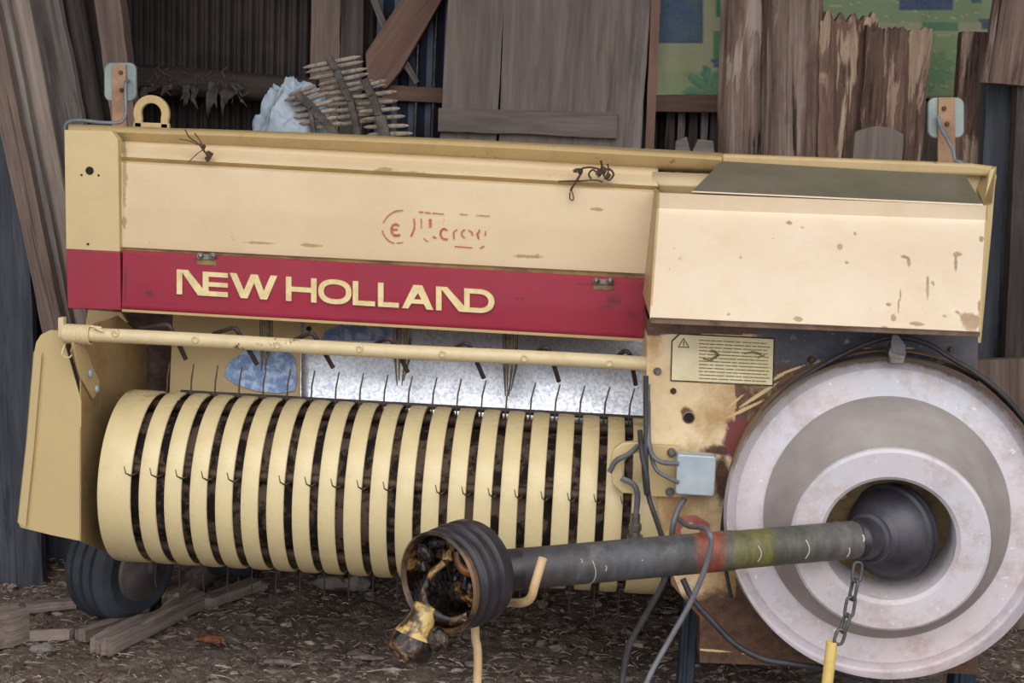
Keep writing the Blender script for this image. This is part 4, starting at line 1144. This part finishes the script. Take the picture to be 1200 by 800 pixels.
# inner side wall running back
g = MB(); y1 = 3.36
xg = P(95, 500, YGD).x
def WX(px, py):   # point on the plane x = xg
    v = D+RR*((px-600)/FPX)+UU*((400-py)/FPX); return CAM+v*((xg-CAM.x)/v.x)
sp = [(95, 634), (120, 645), (135, 652), (160, 640), (172, 560), (173, 458), (171, 400), (163, 390), (139, 370), (112, 378), (88, 395), (84, 412), (95, 440)]
g.prism([WX(x, y) for x, y in sp], (-.004, 0, 0))
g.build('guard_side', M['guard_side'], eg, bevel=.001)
g = MB(); Q = [(82, 402), (94, 404), (100, 414), (104, 428), (113, 446), (112, 458), (106, 467), (90, 437)]
g.prism([WX(x, y)+V((.008, 0, 0)) for x, y in Q], (-.006, 0, 0)); br = g.build('rod_bracket', M['cream_guard'], eg, bevel=.001, attr={'dirt': lambda p: .2})
for (x, y) in ((100, 437), (107.5, 455)):
    g = MB(); g.ball(WX(x, y)+V((.012, 0, 0)), .010, (.6, 1, 1)); g.build('bracket_bolt', M['zinc'], br)
# ---- wind guard rod
YR2 = 2.96
a = P(82, 391, YR2); b = P(768, 427, YR2)
g = MB(); pth = [a.lerp(b, i/30)+V((0, 0, .0015*math.sin(i*.3))) for i in range(31)]
rr = 8.6*YR2/FPX
g.tube(pth, rr, 24); wg = g.build('wind_guard_rod', M['rod'], B, smooth=60); wg['label'] = 'long cream round rod across the front above the pickup drum'
dxr = (b-a).normalized()
g = MB(); co = []
for i in range(0, 12*16+1):
    t = i/16; an = 2*math.pi*t; c = a+dxr*(t*.0047-.008)
    co.append(c+V((0, math.cos(an), 0))*(rr+.0045)+V((0, 0, math.sin(an)))*(rr+.0045))
g.tube(co, .0026, 6)
hk = curve([co[0], P(73, 412, YR2-.02), P(74, 416, YR2-.02), P(79, 419, YR2-.02), P(84, 416, YR2-.02), P(85, 405, YR2-.02)], 6); g.tube(hk, .0022, 6)
g.tube([co[-1], P(112, 384, YR2-.02), P(121, 388, YR2-.022)], .0025, 6)
g.tube([P(106, 382, YR2-.02), P(119, 384, YR2-.02)], .0025, 6)
g.build('coil_spring', M['rod'], wg, smooth=60)
g = MB(); g.cyl(a-dxr*.012, dxr, rr*1.35, .005, 20); g.box(P(73, 383, YR2)+V((0, 0, 0)), (.006, .01, .022)); g.build('rod_collar', M['rod'], wg, bevel=.001)
for (x, y) in ((135, 390.5), (229, 397.5), (325, 404), (421.5, 408.5), (518.5, 414.5), (614.5, 419.5), (714, 425.5)):
    g = MB(); q = P(x, y, YR2-rr); g.lathe(q+V((0, .003, 0)), (0, -1, 0), [(.0085, -.004), (.0085, .004), (.006, .0055), (.005, .003), (.001, .003)], 16)
    g.build('bolt', M['rod'], wg, smooth=40)
for k, (bx, by, tx, ty, sx, sy) in enumerate(((199, 381, 218, 421, 163, 384), (277, 384.5, 301.5, 427, 250, 389), (368, 391, 390.5, 431, 345, 396), (458.5, 397, 478, 436, 440, 401), (549, 402.5, 567, 443, 532, 406), (642, 407.5, 655, 447, 627, 411), (736.5, 411.5, 745, 451, 722, 417))):
    g = MB(); g.tube([P(sx, sy+2, YR2+.05), P(bx-5, by-.5, YR2+.02), P(bx-1, by+.3, YR2+.018), P(bx+2, by+4, YR2+.02), P(tx, ty, YR2+.035), P(tx+.3, ty+.5, YR2+.035)], [.0052, .0052, .0052, .0052, .0052, .003], 10)
    g.build('finger', M['fingerm'], wg, smooth=60)
# ---- sheets behind the rod
def slant(pts, m, name, th=.003, parent=B, bevel=0, dy=0):
    g = MB(); g.prism([P(x, y, 3.44-(y-370)*.0009+dy) for x, y in pts], (0, th, 0)); return g.build(name, M[m], parent, bevel=bevel)
s1 = slant([(203, 362), (360, 366), (356, 486), (198, 478)], 'cream_guard', 'cream_backsheet')
g = MB()
pl = [(263, 440), (268, 425), (285, 412), (310, 408), (335, 410), (346, 420), (348, 445), (345, 458), (325, 461), (300, 458), (275, 450)]
slant(pl, 'bluewear', 'worn_patch', .003, s1, dy=-.006)
slant([(376, 398), (381, 388), (400, 380), (430, 377), (468, 379), (468, 400)], 'bluewear', 'worn_patch', .001, s1, dy=-.016)
g = MB(); G = [[P(353+(775-353)*i/40, 362+(490-362)*j/12+i*.2, 3.436-(362+(505-362)*j/12-370)*.0009)+V((0, .003*fbm(i*.2, j*.4), 0)) for j in range(13)] for i in range(41)]
g.grid(G); gs = g.build('galvanised_backsheet', M['galv'], B, smooth=60)
sm = gs.modifiers.new('s', 'SOLIDIFY'); sm.thickness = .003
slant([(352, 408), (361, 408), (359, 485), (352, 485)], 'galv', 'joint_strip', .004, gs, dy=-.008)
slant([(360, 370), (470, 374), (470, 400), (357, 400)], 'cream_guard', 'upper_strip', .003, gs, dy=-.010)
slant([(484, 378), (497, 378), (492, 492), (484, 492)], 'galv', 'joint_strip', .004, gs, dy=-.008)
for x, y in ((362, 385), (359, 449)):
    g = MB(); g.ball(P(x, y, 3.38), .007); g.build('bolt', M['dark'], gs)
# dark side of the chamber, left
g = MB(); g.prism([P(x, y, 3.5) for x, y in ((130, 355), (206, 362), (201, 480), (165, 480))], (0, .02, 0)); g.build('chamber_side', M['rusty'], B)
g = MB(); g.prism([P(x, y, 3.40) for x, y in ((103, 363), (142, 366), (150, 378), (118, 385), (100, 380))], (0, .01, 0)); g.build('feeder_bracket', M['cream_guard'], B, bevel=.001, attr={'dirt': lambda p: .1})
# feeder tine bundles
for cx, top, tipy, dd in ((311, 374, 434, (-5, -2, 3, 7)), (471, 384, 452, (-8, -3, 4, 9)), (597, 391, 464, (-6, -2, 3, 8))):
    for i, d in enumerate(dd):
        g = MB(); g.tube([P(cx+d, top-18, 3.24), P(cx+d*1.0, (top+tipy)/2, 3.24), P(cx+d*.45-2, tipy-(6 if i % 2 else 0), 3.24)], [.0042, .0038, .0012], 8)
        g.build('feeder_tine', M['tine'], B)
# ---- gauge wheel
cw = PZ(128, 727, 0.0); Rw = .150
ang = math.radians(-24); axw = V((math.cos(ang), math.sin(ang), 0))
cwc = V((cw.x+.02, 3.52, Rw))
W2 = .075
prof = [(.05, -W2+.02), (.09, -W2), (Rw-.03, -W2-.002), (Rw-.010, -W2+.01), (Rw-.002, -W2+.022)]
for gx in (-.034, 0.0, .034):
    prof += [(Rw, gx-.006), (Rw-.010, gx-.004), (Rw-.010, gx+.004), (Rw, gx+.006)]
prof += [(Rw-.002, W2-.022), (Rw-.010, W2-.01), (Rw-.03, W2+.002), (.09, W2), (.07, W2-.01), (.068, W2-.03)]
g = MB(); g.lathe(cwc, axw, prof, 72); tw = g.build('gauge_wheel', M['tyre'], B, smooth=25); tw['label'] = 'small ribbed rubber gauge wheel under the left guard'
g = MB(); g.lathe(cwc, axw, [(.088, -.05), (.092, W2-.004), (.086, W2+.008), (.07, W2+.012), (.045, W2+.022), (.024, W2+.028), (.001, W2+.03)], 40); g.build('hub', M['hub'], tw, smooth=30)
g = MB(); q = cwc+axw*(W2+.0); g.tube([q, q+axw*.03, V((q.x+.03, q.y, zc-.05))], .016, 12); g.build('wheel_arm', M['rusty'], tw)

# ---------------------------------------------------------------- driveshaft
J0 = P(592, 668, 2.50); J1 = P(1022, 630, 2.705)
DS = thing('driveshaft', J0, 'dark scuffed driveshaft tube with orange and green bands and an open greasy joint', 'driveshaft')
DS['_o'] = tuple(J0)
axd = (J1-J0).normalized(); LD = (J1-J0).length
g = MB(); rt = 25.2*2.52/FPX
pr = [(rt*(1 if t < .61 else .955), t*LD) for t in [i/60 for i in range(61)]]
g.lathe(J0, axd, [(.001, 0)]+pr+[(.001, LD)], 48)
g.build('guard_tube', M['shaft'], DS, smooth=40, attr={'u': lambda p: (p-J0).dot(axd)/LD})
# thin pale scratches ringing the tube
for (t0, a0, a1) in ((.205, 60, 150), (.62, 50, 120), (.69, 60, 130), (.93, 40, 90)):
    pass
# near bell
cb = P(513, 683, 2.40); axb = V((.60, .80, .02)).normalized()
rb = 64*2.40/FPX
g = MB()
pr = [(rb*.90, .006), (rb*.95, -.004), (rb*1.0, 0), (rb*1.0, .008), (rb*.94, .011), (rb*.93, .019), (rb*1.0, .024), (rb*1.02, .031), (rb*.94, .037), (rb*.94, .045), (rb*1.03, .050), (rb*1.04, .057), (rb*.96, .063), (rb*.96, .071), (rb*1.04, .076), (rb*1.04, .094), (rb*1.0, .104), (rb*.8, .116), (rb*.45, .125), (.3*rb, .14)]
g.lathe(cb, axb, pr, 72, mf=lambda k: 1 if k < 3 else 0)
g.lathe(cb, axb, [(rb*.90, .006), (rb*.89, .05), (rb*.7, .095), (.001, .1)], 72, m=2)
bl = g.build('bell_guard', [M['bell'], M['bellrim'], M['grease']], DS, smooth=25, merge=False); bl['label'] = 'black ribbed bell guard, open end toward the viewer'
# neck between bell and tube
g = MB(); q0 = cb+axb*.115; g.tube(curve([q0, J0-axd*.01, J0+axd*.03], 6), [.036]*6+[.040]*7, 24); g.build('guard_neck', M['bell'], DS)
# yoke and cross inside
e1 = V((0, 0, 1)); e1 = (e1-axb*e1.dot(axb)).normalized(); e2 = axb.cross(e1)   # e2 points left in the picture?
if e2.dot(RR) < 0: e2 = -e2
def BQ(u, v, t): return cb+e2*u*rb+e1*v*rb+axb*t
def bx_(x, y, t=0.0):   # photo pixel on the bell's mouth plane, pushed t along the axis
    dv = D+RR*((x-600)/FPX)+UU*((400-y)/FPX); k = (cb-CAM).dot(axb)/dv.dot(axb); return CAM+dv*k+axb*t
g = MB()
ringp = [bx_(x, y, t) for x, y, t in ((508, 663, .03), (500, 674, .012), (496, 690, .004), (498, 703, .0), (506, 715, -.002), (518, 724, 0), (530, 729, .008), (541, 726, .02))]
g.tube(curve(ringp, 6), [.010]*10+[.014]*20+[.012]*13, 12, flat=.7)
yk = g.build('yoke', M['grease'], DS, smooth=60)
g = MB(); p0 = bx_(503, 706, -.004); p1 = bx_(498, 762, -.05); ak = (p1-p0); Lk = ak.length; q_ = 2.36/FPX
g.lathe(p0, ak, [(.001, 0), (15*q_, .004), (17*q_, Lk*.25), (19*q_, Lk*.4), (24*q_, Lk*.52), (27*q_, Lk*.6)], 32, m=0, wob=lambda a, k: .06*noise.noise(V((math.cos(a)*1.5, math.sin(a)*1.5, k*.7))))
g.lathe(p0, ak, [(27*q_, Lk*.6), (29*q_, Lk*.68), (29*q_, Lk*.86), (27*q_, Lk*.95), (21*q_, Lk), (17*q_, Lk*.97), (15*q_, Lk*.9), (.001, Lk*.88)], 32, m=1, wob=lambda a, k: .03*math.sin(a*6))
g.build('yoke_ear', [M['greasecream'], M['grease']], yk, smooth=50)
g = MB(); g.ball(bx_(520, 746, -.02), .021, rough=.4); g.build('yoke_cap', M['grease'], yk, smooth=50)
g = MB(); g.tube(curve([bx_(522, 652, .035), bx_(526, 664, .03), bx_(533, 673, .03), bx_(541, 676, .035)], 6), .010, 12)
g.build('cross_arm', plain('rust_orange_grease', '8a5226', .3, .2, '3a2414', 20, .4), yk, smooth=60)
g = MB()
for (x, y, r, t) in ((486, 650, .017, .03), (494, 640, .012, .035), (518, 644, .014, .04), (524, 650, .012, .04), (505, 655, .016, .04), (518, 700, .022, .05), (528, 690, .02, .05), (532, 705, .016, .05), (512, 690, .02, .06), (484, 668, .013, .03), (536, 696, .012, .04), (500, 640, .012, .04), (510, 640, .011, .04)):
    g.ball(bx_(x, y, t), r, (1, 1, 1.2), rough=.6)
g.build('greasy_cross', M['grease'], yk, smooth=60)
# far cone bell inside the flywheel
cc = J1-axd*.012; axc = V((.66, .74, -.04)).normalized()
g = MB()
s = 2.72/FPX
pr = [(.001, -.03), (23*s, -.03), (25*s, 0), (29*s, .003), (30*s, .010), (27*s, .014), (30*s, .020), (33*s, .026), (30*s, .031), (37*s, .040), (44*s, .050), (50*s, .064), (54*s, .080), (58*s, .083), (59*s, .090), (55*s, .093), (55*s, .100), (58.5*s, .102), (59*s, .110), (55*s, .114), (50*s, .124), (.001, .125)]
g.lathe(cc, axc, pr, 64); g.build('cone_guard', M['blackcone'], DS, smooth=25)
g = MB(); g.lathe(cc-axd*.02, axd, [(.001, -.002), (rt*1.02, -.002), (rt*1.06, .004), (rt*1.06, .022), (rt*.9, .03)], 48); g.build('collar', M['bell'], DS, smooth=30)
# scratches
msc = plain('pale_scratches', 'b8bab2', .6)
for (t, a0, a1, w) in ((.214, -60, 25, .0018), (.247, -8, 8, .0018), (.657, -25, 25, .002), (.79, -30, 30, .0025), (.91, -40, -5, .003), (.95, 10, 30, .004), (.185, 20, 32, .0015)):
    rr_ = rt*(1 if t < .61 else .955)+.0004; e = V((0, -1, 0)); e = (e-axd*e.dot(axd)).normalized(); f = V((0, 0, 1)); f = (f-axd*f.dot(axd)).normalized()
    pts = [J0+axd*(t*LD+(.006 if a1-a0 > 40 else .002)*math.sin(k*math.pi/8))+(e*math.cos(math.radians(a0+(a1-a0)*k/8))+f*math.sin(math.radians(a0+(a1-a0)*k/8)))*rr_ for k in range(9)]
    g = MB(); g.tube(pts, w*.5, 5); g.build('scratch_mark', msc, DS)
# shaft rest hook (a bent rod standing on the ground)
g = MB()
hx = P(560, 790, 2.53); foot = V((hx.x+.01, 2.53, 0.0))
g.tube(curve([foot, V((hx.x, 2.53, .15)), P(560, 775, 2.53), P(557, 745, 2.55), P(559, 722, 2.60), P(575, 708, 2.62), P(595, 706, 2.56), P(612, 706, 2.47), P(622, 700, 2.44), P(627, 684, 2.43), P(636, 654, 2.43)], 8), .0085, 14)
tag(g.build('shaft_hook', M['sticky'], smooth=60), 'bent pale yellow rod hooking up around the driveshaft next to the bell', 'hook')
# chain and yellow tube
CH = thing('safety_chain', P(985, 760, 2.62), 'rusty grey safety chain hanging from the driveshaft cone', 'chain')
cpts = [(1006, 660, 2.66), (1003, 680, 2.655), (998, 701, 2.65), (994, 721, 2.645), (987, 739, 2.64), (981, 753, 2.635)]
for k, ((x0_, y0_, Ya), (x1_, y1_, Yb_)) in enumerate(zip(cpts, cpts[1:])):
    a_ = P(x0_, y0_-1.5, Ya); b_ = P(x1_, y1_+1.5, Yb_); z_ = (b_-a_).normalized(); s_ = V((1, 0, 0)) if k % 2 == 0 else V((.45, -1, 0)); s_ = (s_-z_*s_.dot(z_)).normalized()
    L_ = (b_-a_).length; w_ = .0085; m_ = (a_+b_)/2; pp = []
    for i in range(25):
        an = 2*math.pi*i/24; cx, sx = math.cos(an), math.sin(an)
        pp.append(m_+s_*w_*cx+z_*(sx*w_+math.copysign(L_/2-w_, sx) if abs(sx) > 1e-6 else 0))
    g = MB(); g.tube(pp, .0034, 8, caps=False); g.build('chain_link', M['chain'], CH, smooth=60)
g = MB(); a_ = P(975, 751, 2.64); b_ = V((a_.x-.01, 2.64, 0))
g.lathe(b_, a_-b_, [(.001, 0), (.0115, 0), (.0115, (a_-b_).length-.001), (.009, (a_-b_).length), (.001, (a_-b_).length-.004)], 20)
tag(g.build('yellow_tube', M['yellow'], smooth=30), 'bright yellow upright tube at the end of the safety chain', 'tube')

# ---------------------------------------------------------------- twigs caught on the rail
def twigs(name, label, lines, Y, blobs_):
    g = MB()
    for l in lines:
        w = l[0]; g.tube(curve([P(x, y, Y+random.uniform(-.006, .004)) for x, y in l[1:]], 4), w*Y/FPX, 6)
    for (x, y, r) in blobs_: g.ball(P(x, y, Y), r*Y/FPX, rough=.8, n=10)
    tag(g.build(name, M['twig'], smooth=60), label, 'twig')
twigs('dry_sprig', 'small dry leafy sprig caught on the cover at the left below the rail', [(.9, (217, 152), (222, 161), (232, 168), (238, 176)), (.7, (228, 156), (234, 164), (238, 172)), (.6, (210, 163), (222, 165), (232, 170)), (.6, (221, 190), (230, 181), (237, 176)), (1.2, (234, 168), (240, 178), (247, 183))], 3.165, [(238, 172, 3.2), (245, 181, 4.2), (243, 186, 3)])
twigs('dry_vine_tangle', 'dark dry vine tangle knotted over the rail near the middle', [(1.5, (674, 199), (682, 199), (678, 208), (671, 219), (669, 223)), (1.1, (682, 197), (692, 196), (702, 198)), (.7, (668, 225), (668, 233), (672, 234), (671, 226), (668, 222)), (1.2, (702, 208), (698, 201), (694, 199), (690, 204), (693, 210)), (1.3, (704, 188), (706, 196), (708, 206), (714, 211), (719, 204), (714, 198), (708, 200)), (1.0, (654, 212.5), (668, 212), (680, 212), (698, 211), (706, 213)), (1, (712, 192), (713, 200), (708, 210))], 3.16, [(707, 200, 5), (702, 203, 4), (713, 206, 3.4), (674, 200, 2.5), (680, 201, 3)])

# ---------------------------------------------------------------- ground debris
def debris(name, label, cat, l, r, wpx, th, mat, group=None, z=0.0, rough=.006, jag=.02):
    a = PZ(r[0], r[1], z+th/2); b = PZ(l[0], l[1], z+th/2); wd = wpx*3.4/FPX
    zz = (a-b).normalized(); y = V((0, 0, -1)); y = (y-zz*y.dot(zz)).normalized(); x = y.cross(zz); Ld = (a-b).length; nz = max(8, int(Ld/.015)); nx = 8; sd = random.random()*40
    g = MB(); f, k = [], []
    for j in range(nz+1):
        t = j/nz; r1, r2 = [], []
        for i in range(nx+1):
            s_ = i/nx-.5; X = s_*wd*(1+.2*fbm(sd, t*5)); Z = t*Ld+(jag*fbm(sd+s_*8, j) if j in (0, nz) else 0)
            r1.append(V((X, -th/2+rough*fbm(sd+X*40, Z*6)-.0, Z))); r2.append(V((X, th/2, Z)))
        f.append(r1); k.append(r2)
    g.grid(f); g.grid(k, flip=True); g.grid([[q[0] for q in f], [q[0] for q in k]]); g.grid([[q[-1] for q in f], [q[-1] for q in k]]); g.grid([f[0], k[0]]); g.grid([f[-1], k[-1]])
    m = Matrix((x, y, zz)).transposed().to_4x4(); m.translation = b
    o = g.build(name, mat, smooth=45, local=True); o.matrix_world = m
    return tag(o, label, cat, group)
debris('wood_block', 'squared timber end on the ground at the far left edge', 'block', (-30, 742), (24, 728), 34, .09, M['chipw'])
debris('broken_board', 'long broken board on the ground slanting up right of the gauge wheel', 'board', (118, 758), (236, 700), 26, .04, M['chipw'], rough=.014)
debris('broken_board', 'splintered board lying just above the long one against the gauge wheel', 'board', (95, 744), (170, 718), 16, .03, M['chipw'], rough=.01)
debris('broken_board', 'short thick board piece standing right of the wheel below the drum', 'board', (200, 706), (240, 670), 26, .05, M['chipw'], rough=.014)
debris('broken_board', 'flat grey scrap of board left of the gauge wheel', 'board', (38, 744), (82, 742), 12, .025, M['chipw'])
debris('broken_board', 'thin scrap board behind the gauge wheel at the left', 'board', (30, 712), (88, 706), 20, .02, M['chipw'])
debris('broken_board', 'grey board on the ground in the dark below the second band', 'board', (240, 705), (300, 684), 22, .03, M['chipw'])
def stone(x, y, r, mat, name, label, sc=(1, .7, .5), group=None):
    c = PZ(x, y, 0); g = MB(); g.ball(V((c.x, c.y, r*sc[2]*.75)), r, sc, 18, rough=.45); tag(g.build(name, mat, smooth=40), label, 'stone', group)
stone(390, 688, .045, M['concrete'], 'rubble_stone', 'pale flat stone on the ground below the drum middle', (1.5, .7, .45))
stone(418, 690, .04, M['concrete'], 'rubble_stone', 'pale rounded stone right of the flat one below the drum', (1, .7, .6))
stone(303, 690, .03, M['concrete'], 'rubble_stone', 'small pale stone below the drum, left of the flat stone')
stone(248, 752, .022, M['brick'], 'brick_bit', 'small reddish brick bit in the straw right of the long broken board', (1.4, .8, .5))
stone(50, 764, .026, M['concrete'], 'rubble_stone', 'small grey stone in the dirt at the lower left', (1.2, .8, .5))
stone(330, 778, .028, M['chipw'], 'bark_bit', 'curled bark bit on the dirt at the lower left of the centre', (1.8, .5, .3))
stone(430, 772, .022, M['chipw'], 'bark_bit', 'small bark bit on the dirt left of the bell', (2, .5, .3))
# straw litter
g = MB()
for k in range(16000):
    y = random.uniform(2.55, 4.6)**1; x = random.uniform(-2.0, 1.6)*y/3.2
    L_ = random.uniform(.005, .026)*(2.2 if random.random() < .05 else 1); a_ = random.gauss(0, .6) if random.random() < .7 else random.uniform(0, math.pi)
    w_ = random.uniform(.0006, .0018); d = V((math.cos(a_), math.sin(a_), random.gauss(0, .18))); n_ = V((-math.sin(a_), math.cos(a_), 0))
    h = .018*fbm(x*3, y*3)+.010*fbm(x*11, y*11, 3)+.05*math.exp(-((y-4.3)/.35)**2)*(.6+.5*fbm(x*6, y*6, 9))
    c = V((x, y, h-.004+random.random()*.012))
    b = len(g.v); up = V((0, 0, w_*1.2)); mid = V((0, 0, random.uniform(0, .004)))
    g.v += [c-d*L_/2-n_*w_, c-d*L_/2+n_*w_, c-d*L_/2+up, c+mid-n_*w_, c+mid+n_*w_, c+mid+up*1.3, c+d*L_/2-n_*w_*.5, c+d*L_/2+n_*w_*.5, c+d*L_/2+up*.5]
    for q in ((0, 3, 5, 2), (1, 2, 5, 4), (0, 1, 4, 3), (3, 6, 8, 5), (4, 5, 8, 7), (3, 4, 7, 6), (0, 2, 1), (6, 7, 8)): g.f.append([b+i for i in q]); g.m.append(0)
tag(g.build('straw_litter', M['straw'], origin=(0, 3.5, 0), smooth=0, merge=False), 'old straw and chaff strewn over the dirt floor', 'straw', kind='stuff')

g = MB()
for k in range(2600):
    y = random.uniform(2.6, 4.5); x = random.uniform(-1.9, 1.5)*y/3.2; q = random.uniform(.003, .011)*(1.8 if random.random() < .08 else 1)
    h = .018*fbm(x*3, y*3)+.012*fbm(x*11, y*11, 3)+.05*math.exp(-((y-4.3)/.35)**2)*(.6+.5*fbm(x*6, y*6, 9))
    g.ball((x, y, h-.012+q*.25), q, (random.uniform(.8, 2.2), random.uniform(.7, 1.3), .55), 6, rough=.9)
tag(g.build('dirt_clods', M['clod'], origin=(0, 3.5, 0), smooth=0, merge=False), 'small dry dirt clods and wood crumbs scattered over the floor', 'clods', kind='stuff')

# ---------------------------------------------------------------- light and camera
w = bpy.data.worlds.new('overcast_sky'); S.world = w; w.use_nodes = True
nt = w.node_tree; bg = nt.nodes['Background']
tc = nt.nodes.new('ShaderNodeTexCoord'); sx = nt.nodes.new('ShaderNodeSeparateXYZ'); cr = nt.nodes.new('ShaderNodeValToRGB')
nt.links.new(tc.outputs['Generated'], sx.inputs[0]); nt.links.new(sx.outputs['Z'], cr.inputs[0])
cr.color_ramp.elements[0].position = 0.0; cr.color_ramp.elements[0].color = (.85, .86, .88, 1)
cr.color_ramp.elements[1].position = .45; cr.color_ramp.elements[1].color = (1, 1.0, 1.02, 1)
nt.links.new(cr.outputs[0], bg.inputs[0]); bg.inputs[1].default_value = 1.7
sl = bpy.data.lights.new('hazy_sun', 'SUN'); sl.energy = .9; sl.angle = math.radians(50); sl.color = (1, .96, .9)
so = bpy.data.objects.new('hazy_sun', sl); C.objects.link(so)
so.rotation_euler = (math.radians(52), 0, math.radians(10))
cd = bpy.data.cameras.new('camera'); cam = bpy.data.objects.new('camera', cd); C.objects.link(cam)
cd.sensor_width = 36; cd.lens = FPX/1200*36; cd.clip_start = .05
mw = Matrix((RR, UU, -D)).transposed().to_4x4(); mw.translation = CAM; cam.matrix_world = mw
S.camera = cam
S.view_settings.view_transform = 'Standard'; S.view_settings.look = 'None'; S.view_settings.gamma = 1; S.view_settings.use_curve_mapping = False
S.view_settings.exposure = 0.0
for o in bpy.data.objects:
    if '_o' in o: del o['_o']
